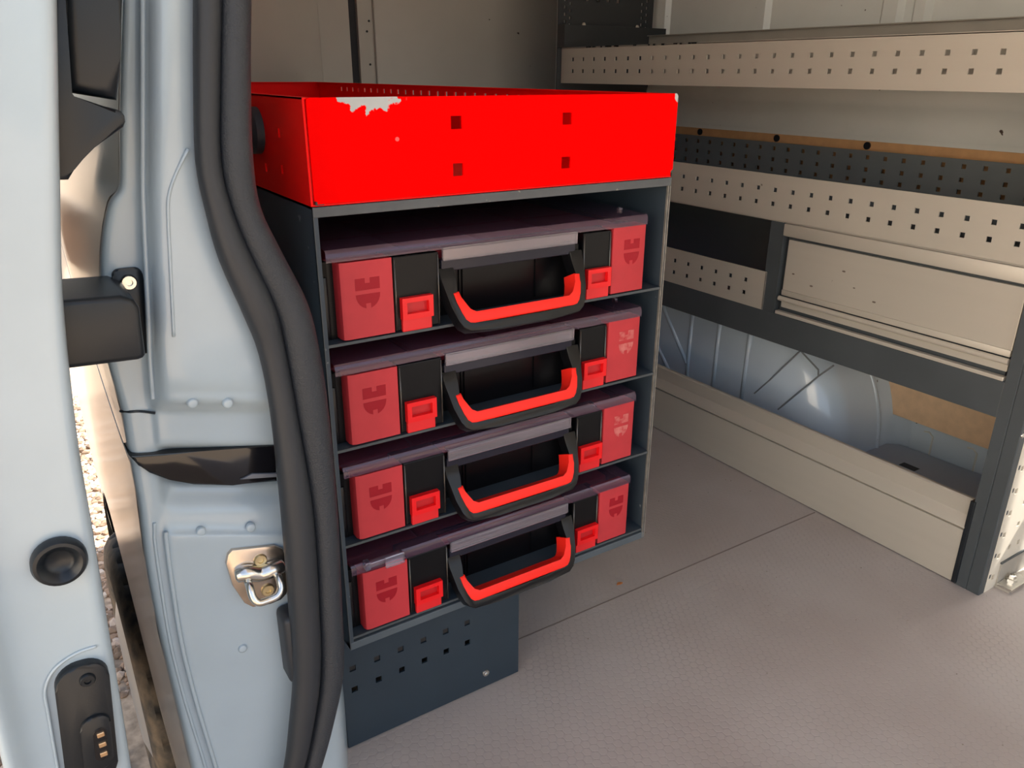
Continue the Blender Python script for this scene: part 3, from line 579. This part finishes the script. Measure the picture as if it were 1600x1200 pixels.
bm = nb(); perf(bm, .548, 1.762, .5628, .6492, slots(.5810, 1.75, .6202) + slots(.5830, 1.75, .5935), fy, XF, XF + .0025); box(bm, XF, XF + .010, .548, 1.762, .5615, .5635); obj('middle_rail', bm, alu, rk)
bm = nb(); box(bm, XF + .003, 1.555, .548, 1.762, .5640, .5660); obj('middle_shelf', bm, steel_dark, rk)
bm = nb(); perf(bm, .548, 1.762, .5625, .683, [h for z in (.6697, .6450, .6225, .60) for h in slots(.5855, 1.75, z, .0408)], fy, 1.553, 1.5555); obj('rear_panel', bm, M('grey_rear_steel', rgb(104, 110, 112), .5, noise=.1, nscale=10), rk)
bm = nb(); box(bm, 1.550, 1.553, 1.0445, 1.762, .381, .5625); obj('rear_sheet', bm, M('grey_back_sheet', rgb(120, 124, 126), .5), rk)
bm = nb(); perf(bm, 1.0385, 1.762, .3790, .4580, slots(1.0898, 1.75, .4317) + slots(1.0910, 1.75, .4045), fy, XF - .0005, XF + .0020); obj('lower_rail', bm, alu, rk)
bm = nb(); box(bm, XF - .0012, XF + .001, 1.0375, 1.0400, .3790, .4575); obj('rail_end', bm, worn, rk)
bm = nb(); box(bm, XF + .003, 1.555, .548, 1.762, .3790, .3810); obj('lower_shelf', bm, steel_dark, rk)
bm = nb(); box(bm, XF + .0006, XF + .022, .552, 1.762, .3180, .3795, .0015); obj('cross_beam', bm, steel_dark, rk)
bm = nb(); box(bm, XF + .0008, XF + .27, 1.0095, 1.0445, .378, .5625, .0015); dv = obj('divider', bm, steel_dark, rk)
bm = nb(); box(bm, XF - .0005, XF + .004, 1.0085, 1.0110, .379, .562); obj('divider_edge', bm, steel_dark, dv)
# flap box
bm = nb(); box(bm, XF - .002, XF + .012, .555, 1.0095, .5365, .5605, .002); flap = obj('flap_box', bm, alu, rk, smooth=40)
bm = nb(); box(bm, XF + .012, XF + .26, .560, 1.005, .384, .5560); obj('box_body', bm, steel_dark, flap)
bm = nb(); box(bm, XF + .006, XF + .0125, .5560, .9995, .4190, .5300, .001); obj('flap_panel', bm, alu, flap)
for y, z, r in ((.9788, .4654, .004), (.8695, .4927, .0045), (.9342, .4507, .0045), (.8433, .467, .003), (.7997, .4507, .0045)):
    bm = nb(); prism(bm, [(y + r * math.cos(t * .785) * (1 if t % 2 else .7), z + r * .38 * math.sin(t * .785)) for t in range(8)], YZ, XF + .0057, XF + .0063); obj('scuff', bm, M('scuff_mark', rgb(112, 100, 90), .7), flap)
bm = nb(); box(bm, XF + .0035, XF + .007, .5560, .9995, .4190, .4300, .0008); obj('flap_hem', bm, alu, flap, smooth=40)
bm = nb(); tube(bm, [(XF + .0015, y, .4125) for y in (.5545, .78, 1.0015)], .0050, 12); obj('flap_grip', bm, alu, flap, smooth=40)
bm = nb(); box(bm, XF + .005, XF + .0115, .5560, .9975, .3945, .4110, .0008); obj('flap_strip', bm, alu, flap)
bm = nb(); box(bm, XF - .002, XF + .010, .555, 1.0045, .3800, .3868, .0012); obj('flap_sill', bm, alu, flap)
# kick board
bm = nb(); prof = [(XF + .020, .158), (XF + .016, .1620), (XF + .009, .1625), (XF + .006, .1600), (XF + .0075, .154), (XF + .0095, .130), (XF + .008, .127), (XF - .003, .1125), (XF - .0035, .1105), (XF - .002, .1090), (XF + .005, .1080), (XF + .005, .1055), (XF, .1045), (XF, .002), (XF + .020, .002)]
grid(bm, [[(x, y, z) for x, z in prof + prof[:1]] for y in (.5565, 1.762)])
for y in (.5565, 1.762): bm.faces.new([bm.verts.new((x, y, z)) for x, z in prof])
bmesh.ops.remove_doubles(bm, verts=bm.verts, dist=1e-5); kb = obj('kick_board', bm, alu, rk, smooth=30)
bm = nb(); box(bm, XF - .003, XF + .018, .549, .558, .002, .164, .0015); obj('end_cap', bm, plastic, kb)
# front upright: post + perforated side panel
bm = nb(); prism(bm, [(XF, .552), (XF, .534), (XF + .0015, .5325), (XF, .531), (XF, .5115), (XF + .0015, .510), (XF + .03, .510), (XF + .03, .552)], XY, 0.0, 1.42); up1 = obj('front_upright', bm, steel_dark, rk)
hz = []
for i in range(7): hz += [(1.3085, .030 + .0420 * i, .0065, .0085), (1.3200, .0385 + .0420 * i - .013, .0085, .0100)]
hz += [(1.352 + .030 * i, .075, .0085, .0085) for i in range(6)] + [(1.362, .118 + .042 * j, .0085, .0085) for j in range(4)]
bm = nb(); perf(bm, XF + .0165, 1.60, 0.0, .300, hz, XZ, .5095, .5125); sp = obj('side_panel', bm, M('sunlit_panel_steel', rgb(228, 220, 204), .45, noise=.08, nscale=14), rk)  # sunlight on the dark panel's lower part, painted in as a pale colour
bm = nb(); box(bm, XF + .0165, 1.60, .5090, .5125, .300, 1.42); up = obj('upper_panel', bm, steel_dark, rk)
screw('screw', up, (1.2900, .5100, .3360), (0, -1, 0), .0042, chrome, .002, False)
screw('screw', up, (1.2890, .5100, .3020), (0, -1, 0), .0042, chrome, .002, False)
bm = nb(); box(bm, 1.336, 1.60, .5075, .5095, .0, .0470, .0004); obj('foot_plate', bm, alu_dull, sp)
bm = nb(); box(bm, 1.334, 1.60, .5065, .5095, .0470, .0500); obj('foot_seam', bm, steel_dark, sp)
bm = nb(); box(bm, 1.334, 1.60, .484, .5085, .0, .0045, .0005); obj('foot_angle', bm, alu_dull, sp)
# rear upright
hz = [(1.294 + .0 * i, .87 + .0165 * i, .006, .007) for i in range(34)] + [(1.310, .862 + .0165 * i, .006, .007) for i in range(34)] + [(1.548, .87 + .0165 * i, .006, .007) for i in range(34)] + [(1.565, .862 + .0165 * i, .006, .007) for i in range(34)]
hz += [(1.364 + .0335 * i, 1.006, .010, .009) for i in range(4)]
bm = nb(); perf(bm, 1.2735, 1.588, 0.0, 1.42, hz, XZ, 1.765, 1.768); rp = obj('rear_upright', bm, M('blackish_steel', rgb(54, 57, 60), .5), rk)
bm = nb(); box(bm, 1.2720, 1.612, 1.735, 1.7655, .8925, .944, .001); cm = obj('cross_member', bm, M('blackish_angle', rgb(50, 53, 56), .5), rk)
for x in (1.336, 1.513): screw('screw', cm, (x, 1.742, .943), (0, 0, 1), .0065, chrome, .007, False)
bm = nb(); prism(bm, [(1.565, .892), (1.61, .892), (1.597, .912), (1.580, .912)], XZ, 1.70, 1.733, .002); obj('white_clip', bm, white_in, rk)
# floor bracket
fb = thing('floor_bracket', 'small zinc plate with a bolt fixing the rack to the floor', 'bracket', (1.365, .50, 0))
bm = nb(); box(bm, 1.3335, 1.3960, .481, .5070, .0045, .0095, .001); obj('plate', bm, chrome, fb)
bm = nb(); lathe(bm, [(.0095, .009), (.0095, .012), (.0068, .013), (.0068, .019), (.004, .0195), (.004, .015), (0, .015)], (1.366, .4985, 0), (0, 0, 1), 6); obj('bolt', bm, chrome, fb)

# ================================================================== case rack
cr = thing('case_rack', 'dark steel rack holding four red and black cases', 'rack', (.489, 1.0, 0))
YF, YB = .751, 1.25
X0, X1 = .2545, .7235
bm = nb(); box(bm, X0, X0 + .0025, YF, YB, .180, .7085); box(bm, X0, X0 + .005, YF - .0005, YF + .002, .180, .7085); spl = obj('side_panel', bm, steel_blue, cr)
bm = nb(); box(bm, X1 - .0025, X1, YF, YB, .180, .7085); spr = obj('side_panel', bm, steel_blue, cr)
for sx, par in ((X1 - .0046, spr), (X1 - .0014, spr)):
    bm = nb(); box(bm, sx, sx + .0014, YF - .0012, YF + .002, .180, .7085); obj('worn_edge', bm, worn, par)
bm = nb(); box(bm, X0, X0 + .0012, YF - .001, YF + .001, .18, .7085); obj('worn_edge', bm, steel_dark, spl)
bm = nb(); box(bm, X0, X1, YF, YB, .7065, .7085); box(bm, X0, X1, YF - .0015, YF + .001, .6985, .7085, .0006); obj('top_sheet', bm, M('scuffed_steel', rgb(84, 88, 92), .5, noise=.2, nscale=20, spots=(rgb(150, 146, 136), 55, .66)), cr)
for z in (.5670, .4455, .3242, .1960):
    bm = nb(); box(bm, X0 + .0025, X1 - .0025, YF + .001, YB, z - .0022, z); s_ = obj('shelf', bm, steel_blue, cr)
    bm = nb(); box(bm, X0 + .0025, X1 - .0025, YF, YF + .0015, z - .003, z + .0002); obj('worn_edge', bm, steel_dark, s_)
bm = nb(); box(bm, X0, X1, YF - .001, YF + .012, .1790, .1895, .0008); obj('bottom_lip', bm, M('lip_steel', rgb(82, 92, 99), .45, noise=.12, nscale=18), cr)
bm = nb(); box(bm, X0, X1, YF + .012, YB, .180, .182); obj('bottom_sheet', bm, steel_blue, cr)
bm = nb(); box(bm, X0, X1, YB - .002, YB, .18, .7085); obj('back_sheet', bm, steel_blue, cr)
hp = [(.2646 + .0334 * i, .1265, .0085, .0085) for i in range(6)] + [(.2650 + .0333 * i, .0930, .0085, .0085) for i in range(6)]
bm = nb(); perf(bm, .2500, .5165, .002, .1805, hp, XZ, .778, .7805); mp_ = obj('mounting_panel', bm, M('dark_blue_steel', rgb(46, 58, 68), .5, spec=.35, noise=.1, nscale=14), cr)
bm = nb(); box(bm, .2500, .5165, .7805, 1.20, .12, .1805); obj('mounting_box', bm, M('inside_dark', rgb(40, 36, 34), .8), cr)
bm = nb(); box(bm, .5140, .5165, .7805, 1.20, .002, .1805); obj('mounting_side', bm, steel_blue, cr)
screw('screw', mp_, (.4598, .778, .0275), (0, -1, 0), .0058, chrome, .003)

# ------------------------------------------------------------------ the four cases
HC = .4885
SL = .46
nrm = Vector((0, 1, -SL)).normalized()
def hmap(a, b, d):
    z = b + .83; y = .757 + SL * (b + .19)
    return (HC + a, y + nrm.y * d, z + nrm.z * d)
def emblem(cx, zt, y, w_=.0277, k=1.0):
    h = w_ / 2; t = .0125 * k; g = .0045
    bm = nb()
    nw = .0028
    prism(bm, [(cx - h, zt), (cx - nw, zt), (cx - nw, zt - .0055), (cx + nw, zt - .0055), (cx + nw, zt), (cx + h, zt), (cx + h, zt - t), (cx - h, zt - t)], XZ, y - .0003, y + .001)
    zb = zt - t - g; pts = [(cx - h, zb)]
    import math as _m
    D = .0155 * k
    for i in range(1, 12):
        a = _m.pi * i / 12; px, pz = cx - h * _m.cos(a), zb - D * _m.sin(a)
        if abs(px - cx) > nw: pts.append((px, pz))
        elif abs(px - cx) < 1e-6: pts += [(cx - nw, zb - D * .985), (cx - nw, zb - D + .0055), (cx + nw, zb - D + .0055), (cx + nw, zb - D * .985)]
    pts.append((cx + h, zb))
    prism(bm, pts, XZ, y - .0003, y + .001)
    return bm
CASE_LABELS = ['black and red carry case in the top slot under the red tray',
               'black and red carry case second from the top, worn pale emblem at right',
               'black and red carry case third from the top, emblem at right rubbed off',
               'black and red carry case in the bottom slot with a clear clip on its lid']
ZB = .5672
glint_m = M('case_edge_glint', rgb(58, 54, 50), .16, spec=.8)  # reflections along the block edges, painted in as lighter strips
def build_case():
    t = thing('tool_case', CASE_LABELS[0], 'case', (.489, .92, ZB), 'cases in the dark steel rack')
    bm = nb()
    box(bm, .2655, .6890, .790, 1.10, ZB, ZB + .012, .004)
    for x0, x1, y0, y1 in ((.2655, .2700, .768, 1.10), (.6845, .6890, .768, 1.10), (.2655, .6890, 1.095, 1.10), (.2655, .3340, .768, .772), (.6400, .6890, .768, .772), (.3340, .6400, .786, .790), (.3340, .3400, .768, .790), (.6340, .6400, .768, .790)):
        box(bm, x0, x1, y0, y1, ZB, ZB + .083)
    body = obj('body', bm, case_black, t)
    for x in (.4330, .4375, .5400):
        bm = nb(); box(bm, x, x + .0010, .7835, .7865, ZB + .004, ZB + .078); obj('front_rib', bm, case_black, body)
    for x in (.263,):
        bm = nb(); box(bm, x, x + .006, .765, .785, ZB + .001, ZB + .068, .002); obj('side_rib', bm, strap_black, body, smooth=40)
    for i in range(4):
        for j in range(3):
            x = .271 + i * .1035; y = .795 + j * .1
            bm = nb(); box(bm, x, x + .1005, y, y + .097, ZB + .014, ZB + .080, .003); obj('insert_box', bm, insert_red, t)
    bm = nb(); box(bm, .341, .633, .774, .7855, ZB + .066, ZB + .0800, .002); obj('insert_front', bm, insert_red, t)
    # lid: thin clear shell with a folded front edge
    bm = nb()
    zt = ZB + .098
    prof = [(.7505, zt - .0125), (.7508, zt - .004), (.7530, zt), (.7800, zt + .001), (1.098, zt + .001), (1.1015, zt - .004), (1.1015, zt - .012)]
    grid(bm, [[(x, y, z) for y, z in prof] for x in (.2640, .2665, .4000, .5750, .6870, .6890)])
    lid = obj('lid', bm, lid_clear, t, smooth=40)
    bm = nb(); box(bm, .3945, .5770, .7485, .7530, ZB + .0725, ZB + .0860, .001); box(bm, .3945, .5770, .7485, .7600, ZB + .0855, ZB + .0880, .0008); obj('lid_bar', bm, bar_clear, lid)
    bm = nb(); box(bm, .3945, .5770, .7530, .7600, ZB + .0600, ZB + .0735, .001); obj('lid_flange', bm, M('dark_clear_flange', rgb(34, 34, 46), .2, spec=.3), lid)
    for x in (.268, .684):
        bm = nb(); lathe(bm, [(.004, -.004), (.004, .003), (.002, .004), (0, .004)], (x, .80, zt - .001), (0, 0, 1), 10); obj('lid_stud', bm, clip_clear, lid)
    # red corner pads
    for x0, x1, z1, rl in ((.2762, .3350, .0835, True), (.6345, .6885, .0855, False)):
        bm = nb(); 
        a = .006
        if rl: pts = [(x0, .775), (x0, .7515 + a), (x0 + a * .3, .7515 + a * .3), (x0 + a, .7515), (x1, .7515), (x1, .775)]
        else: pts = [(x0, .775), (x0, .7515), (x1 - .003, .7515), (x1 - .0008, .7523), (x1, .7545), (x1, .775)]
        prism(bm, pts, XY, ZB + .0018, ZB + z1)
        pad = obj('corner_pad', bm, pad_red, t, smooth=35)
        cx = (x0 + x1) / 2 + (.001 if rl else .004)
        obj('emblem', emblem(cx, ZB + .0655 if rl else ZB + .0690, .7515, .0272 if rl else .0250), mark_red, pad)
    # latch blocks and latches
    for x0, x1, lx0, lx1 in ((.3372, .3915, .3430, .3800), (.5890, .6325, .5935, .6300)):
        bm = nb(); box(bm, x0, x1, .7535, .790, ZB + .0015, ZB + .083, .0012)
        lb = obj('latch_block', bm, case_black, t)
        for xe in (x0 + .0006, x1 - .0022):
            bm = nb(); tube(bm, [(xe + .0008, .7532, ZB + .0025), (xe + .0008, .7526, ZB + .04), (xe + .0008, .7532, ZB + .0805)], .0010, 8); obj('edge_glint', bm, glint_m, lb, smooth=True)
        bm = nb(); perf(bm, lx0, lx1, ZB + .0145, ZB + .0385, [((lx0 + lx1) / 2, ZB + .0270, (lx1 - lx0) * .70, .0125)], XZ, .7465, .7545)
        bmesh.ops.bevel(bm, geom=[e for e in bm.edges if e.calc_face_angle(0) > 1.0], offset=.0011, segments=2, affect='EDGES')
        la = obj('latch', bm, latch_red, t, smooth=40)
        bm = nb(); box(bm, lx0 + .0008, lx1 - .0008, .7495, .7545, ZB + .0005, ZB + .0150, .001); obj('latch_tab', bm, M('latch_tab_red', rgb(226, 30, 36), .4), la)
        bm = nb(); box(bm, lx0 + .002, lx1 - .002, .7520, .7545, ZB + .0170, ZB + .0370); obj('latch_recess', bm, latch_in, la)
    # handle
    half = [(-.0985, -.1985), (-.0970, -.212), (-.0925, -.238), (-.0870, -.2535), (-.0830, -.2605), (-.0750, -.2655), (-.04, -.2678)]
    outer = half + [(-a, b) for a, b in half[::-1]]
    inn = [(-.0790, -.1985), (-.0800, -.2120), (-.0835, -.2300), (-.0800, -.2450), (-.0770, -.2530), (-.0730, -.2570), (-.04, -.2585)]
    inner = inn + [(-a, b) for a, b in inn[::-1]]
    def ring(o_, i_, d0, d1, bev):
        bm = nb(); prism(bm, o_ + i_[::-1], hmap, d0, d1, bev); return bm
    hnd = obj('handle', ring(outer, inner, 0, .017, .0012), strap_black, t, smooth=35)
    g = [(-.0872, -.2245), (-.0848, -.2350), (-.0812, -.2460), (-.0785, -.2530), (-.0740, -.2568), (-.068, -.2578)]
    gi = [(-.0792, -.2235), (-.0775, -.2320), (-.0745, -.2410), (-.0720, -.2446), (-.0690, -.2462), (-.064, -.2466)]
    obj('grip', ring(g + [(-a, b) for a, b in g[::-1]], gi + [(-a, b) for a, b in gi[::-1]], -.0012, .0225, .0022), grip_red, hnd, smooth=45)
    for s_ in (-1, 1):
        bm = nb(); lathe(bm, [(.0028, -.006), (.0028, .006), (0, .006)], (HC + s_ * .0765, .768, ZB + .064), (1, 0, 0), 10); obj('pivot_pin', bm, chrome, hnd)
        bm = nb(); box(bm, HC + s_ * .0885 - .009, HC + s_ * .0885 + .009, .757, .788, ZB + .056, ZB + .071, .002); obj('pivot_block', bm, case_black, hnd)
    return t
def copy_tree(o, parent=None):
    c = o.copy(); C.objects.link(c)
    if parent:
        mi = o.matrix_parent_inverse.copy(); c.parent = parent; c.matrix_parent_inverse = mi
    for ch in list(o.children): copy_tree(ch, c)
    return c
case1 = build_case()
cases = [case1]
for k, dz in enumerate((-.1212, -.2425, -.3710)):
    c = copy_tree(case1); c.location.z += dz * S; c['label'] = CASE_LABELS[k + 1]; cases.append(c)
def worn_mark(c):
    for ch in c.children:
        if ch.name.startswith('corner_pad'):
            xs = [v.co.x for v in ch.data.vertices]
            if min(xs) > .5 * S:
                e = ch.children[0]; e.data = e.data.copy(); e.data.materials.clear(); e.data.materials.append(mark_worn); e['label'] = 'worn pale emblem'
worn_mark(cases[1]); worn_mark(cases[2])
lid4 = [ch for ch in cases[3].children if ch.name.startswith('lid')][0]
bm = nb()
dz = -.3710
for a in ((.2790, .2860, .7440, .7540, .0905, .1010), (.2860, .3290, .7460, .7535, .0915, .0985), (.3040, .3290, .7435, .7465, .0855, .1005)):
    box(bm, a[0], a[1], a[2], a[3], ZB + dz + a[4], ZB + dz + a[5], .001)
o = obj('label_clip', bm, clip_clear, lid4); o.parent = lid4; o['label'] = 'clear plastic clip'
o.matrix_parent_inverse = Matrix.Translation((0, 0, -dz * S))

# ------------------------------------------------------------------ red tray on top
tr = thing('red_tray', 'long bright red sheet metal tray on top of the case rack', 'tray', (.489, 1.3, .7085))
TB, TT, YE = .7105, .8082, 2.0
bm = nb(); pts = rrect(X0 + .001, X1 + .001, TB, TT, .006, 3)
perf(bm, X0 + .006, X1 - .002, TB + .0005, TT, [(.4152, .7825, .0130, .0130), (.5574, .7830, .0130, .0130), (.4163, .7352, .0122, .0130), (.5574, .7352, .0130, .0130)], XZ, YF - .0005, YF + .0022)
# clipped, rounded corners on the right end
prism(bm, [(X1 - .002, TB + .006), (X1 - .002, TT), (X1 - .0005, TT - .0006), (X1 + .0012, TT - .003), (X1 + .0012, TB + .008)], XZ, YF - .0005, YF + .0022)
prism(bm, [(X0 + .006, TT), (X0 + .0035, TT - .0012), (X0 + .0030, TT - .004), (X0 + .0030, TB + .004), (X0 + .006, TB + .003)], XZ, YF - .0005, YF + .0022)
front = obj('front_panel', bm, tray_red, tr)
bm = nb(); lathe(bm, [(.0022, -.001), (.0022, .0006), (0, .0008)], (.3474, YF - .0005, .7685), (0, -1, 0), 10); obj('rivet', bm, M('faded_red', rgb(255, 90, 90), .5), front)
bm = nb(); box(bm, X0 + .004, X0 + .0125, YF - .0002, YF + .002, TB - .0005, TB + .0028); obj('corner_notch', bm, plastic, front)
hs = [(.8312, .7725, .0055, .009), (.8326, .7364, .0055, .009), (.8894, .733, .006, .009), (.9471, .7305, .006, .009)]
bm = nb(); perf(bm, YF + .0015, YE, TB, TT, hs, YZ, X0, X0 + .0022); box(bm, X0, X0 + .010, YF + .002, YE, TT - .0015, TT); sl_ = obj('side_panel', bm, tray_in, tr)
hs = [(1.0 + .034 * i, .7945, .008, .008) for i in range(26)]
bm = nb(); perf(bm, YF + .0022, YE, TB, TT, hs, YZ, X1 - .0022, X1); box(bm, X1 - .010, X1, YF + .002, YE, TT - .0015, TT); obj('side_panel', bm, tray_in, tr)
bm = nb(); box(bm, X0, X1, YE, YE + .002, TB, TT); box(bm, X0, X1, YE - .01, YE, TT - .0015, TT); obj('rear_panel', bm, tray_in, tr)
bm = nb(); box(bm, X0, X1, YF + .001, YE, TB - .0015, TB); obj('tray_bottom', bm, tray_in, tr)
bm = nb(); lathe(bm, [(.0245, -.001), (.0245, .008), (.021, .011), (.012, .0115), (.0105, .010), (.0105, .009)], (X0, .905, .7710), (-1, 0, 0), 28); kn = obj('corner_buffer', bm, rubber, sl_, smooth=40)
bm = nb(); lathe(bm, [(.0115, .009), (.0115, .0125), (.008, .0135), (.0072, .0135), (.0072, .020), (0, .020)], (X0, .905, .7710), (-1, 0, 0), 6); obj('bolt', bm, chrome, kn, smooth=30)

# ------------------------------------------------------------------ crumbs on the floor
bm = nb(); prism(bm, [(-.006, -.001), (-.001, .003), (.004, .002), (.007, -.002), (.001, -.003)], lambda a, b, d: (.7845 + a, .866 + b, d), .0004, .0025, .0006)
tag(obj('dry_leaf', bm, M('leaf_brown', rgb(176, 110, 60), .7)), 'tiny orange-brown leaf scrap lying on the van floor', 'leaf')
bm = nb()
for i in range(90):
    x, y = random.uniform(.3, 1.25), random.uniform(.30, 1.15); r = random.uniform(.0004, .0011)
    bmesh.ops.create_icosphere(bm, subdivisions=1, radius=r, matrix=Matrix.Translation((x, y, r * .6)))
o = obj('floor_grit', bm, M('grit', rgb(150, 140, 128), .9)); o['kind'] = 'stuff'; o['label'] = 'specks of grit scattered over the vinyl floor'; o['category'] = 'grit'

# ------------------------------------------------------------------ outside
GZ = -.557
bm = nb(); grid(bm, [[(x, y, GZ) for x in (-40, -4, -1, 0, 1, 4, 40)] for y in (-40, -4, 0, 2, 4, 8, 40)]); o = struct('ground', bm, ground_m)
bm = nb()
ico = bmesh.new(); bmesh.ops.create_icosphere(ico, subdivisions=1, radius=1.0)
iv = [v.co.copy() for v in ico.verts]; ifc = [[v.index for v in f.verts] for f in ico.faces]; ico.free()
VV = []; FF = []
for i in range(10500):
    y = .40 + 3.5 * random.random() ** 1.3; x = -.45 + random.random() * (.75 if y > .95 else .45)
    if .0 < x < .30 and 1.10 < y < 1.74: continue
    r = random.uniform(.006, .014) * (1 if y < 2 else 1.3)
    sx, sy, sz = r * random.uniform(.8, 1.4), r * random.uniform(.7, 1.2), r * random.uniform(.5, .9)
    a = random.uniform(0, 6.28); ca, sa = math.cos(a), math.sin(a); b0 = len(VV)
    for v in iv:
        px, py, pz = v.x * sx, v.y * sy, v.z * sz
        VV.append(((x + px * ca - py * sa) * S, (y + px * sa + py * ca) * S, (GZ + sz * .35 + pz) * S))
    FF += [[b0 + k for k in f] for f in ifc]
me = bpy.data.meshes.new('gravel'); me.from_pydata(VV, [], FF); bm.free()
def stones():
    mt = M('gravel_stones', rgb(150, 134, 118), .9, spec=.2)
    t = mt.node_tree; b = t.nodes['Principled BSDF']
    g = t.nodes.new('ShaderNodeNewGeometry'); r = t.nodes.new('ShaderNodeValToRGB')
    r.color_ramp.elements[0].color = rgb(112, 96, 82); r.color_ramp.elements[1].color = rgb(196, 184, 172)
    e = r.color_ramp.elements.new(.5); e.color = rgb(160, 134, 112)
    t.links.new(g.outputs['Random Per Island'], r.inputs[0]); t.links.new(r.outputs[0], b.inputs['Base Color']); return mt
me.materials.append(stones())
o = bpy.data.objects.new('gravel', me); C.objects.link(o); o['kind'] = 'stuff'; o['label'] = 'loose beige gravel on the ground beside the van'; o['category'] = 'gravel'
wl = thing('garden_wall', 'low brown brick wall in the distance behind the van', 'wall', (.2, 7.0, GZ))
bm = nb(); box(bm, -1.5, .9, 7.0, 7.15, GZ, .02, .01); obj('wall_body', bm, brick_m, wl)
bm = nb(); box(bm, -1.55, .95, 6.97, 7.18, .02, .06, .01); obj('coping', bm, M('coping_grey', rgb(150, 140, 130), .8), wl)

bm = nb(); box(bm, -6.2, -6.0, -5.0, 3.0, GZ, 4.2); box(bm, -6.3, -5.9, -5.1, 3.1, 4.2, 4.35); struct('wall_bounce', bm, M('bounce_wall_pale', rgb(226, 221, 210), .9, noise=.08, nscale=3))  # unseen wall added to bounce warm sunlight into the van
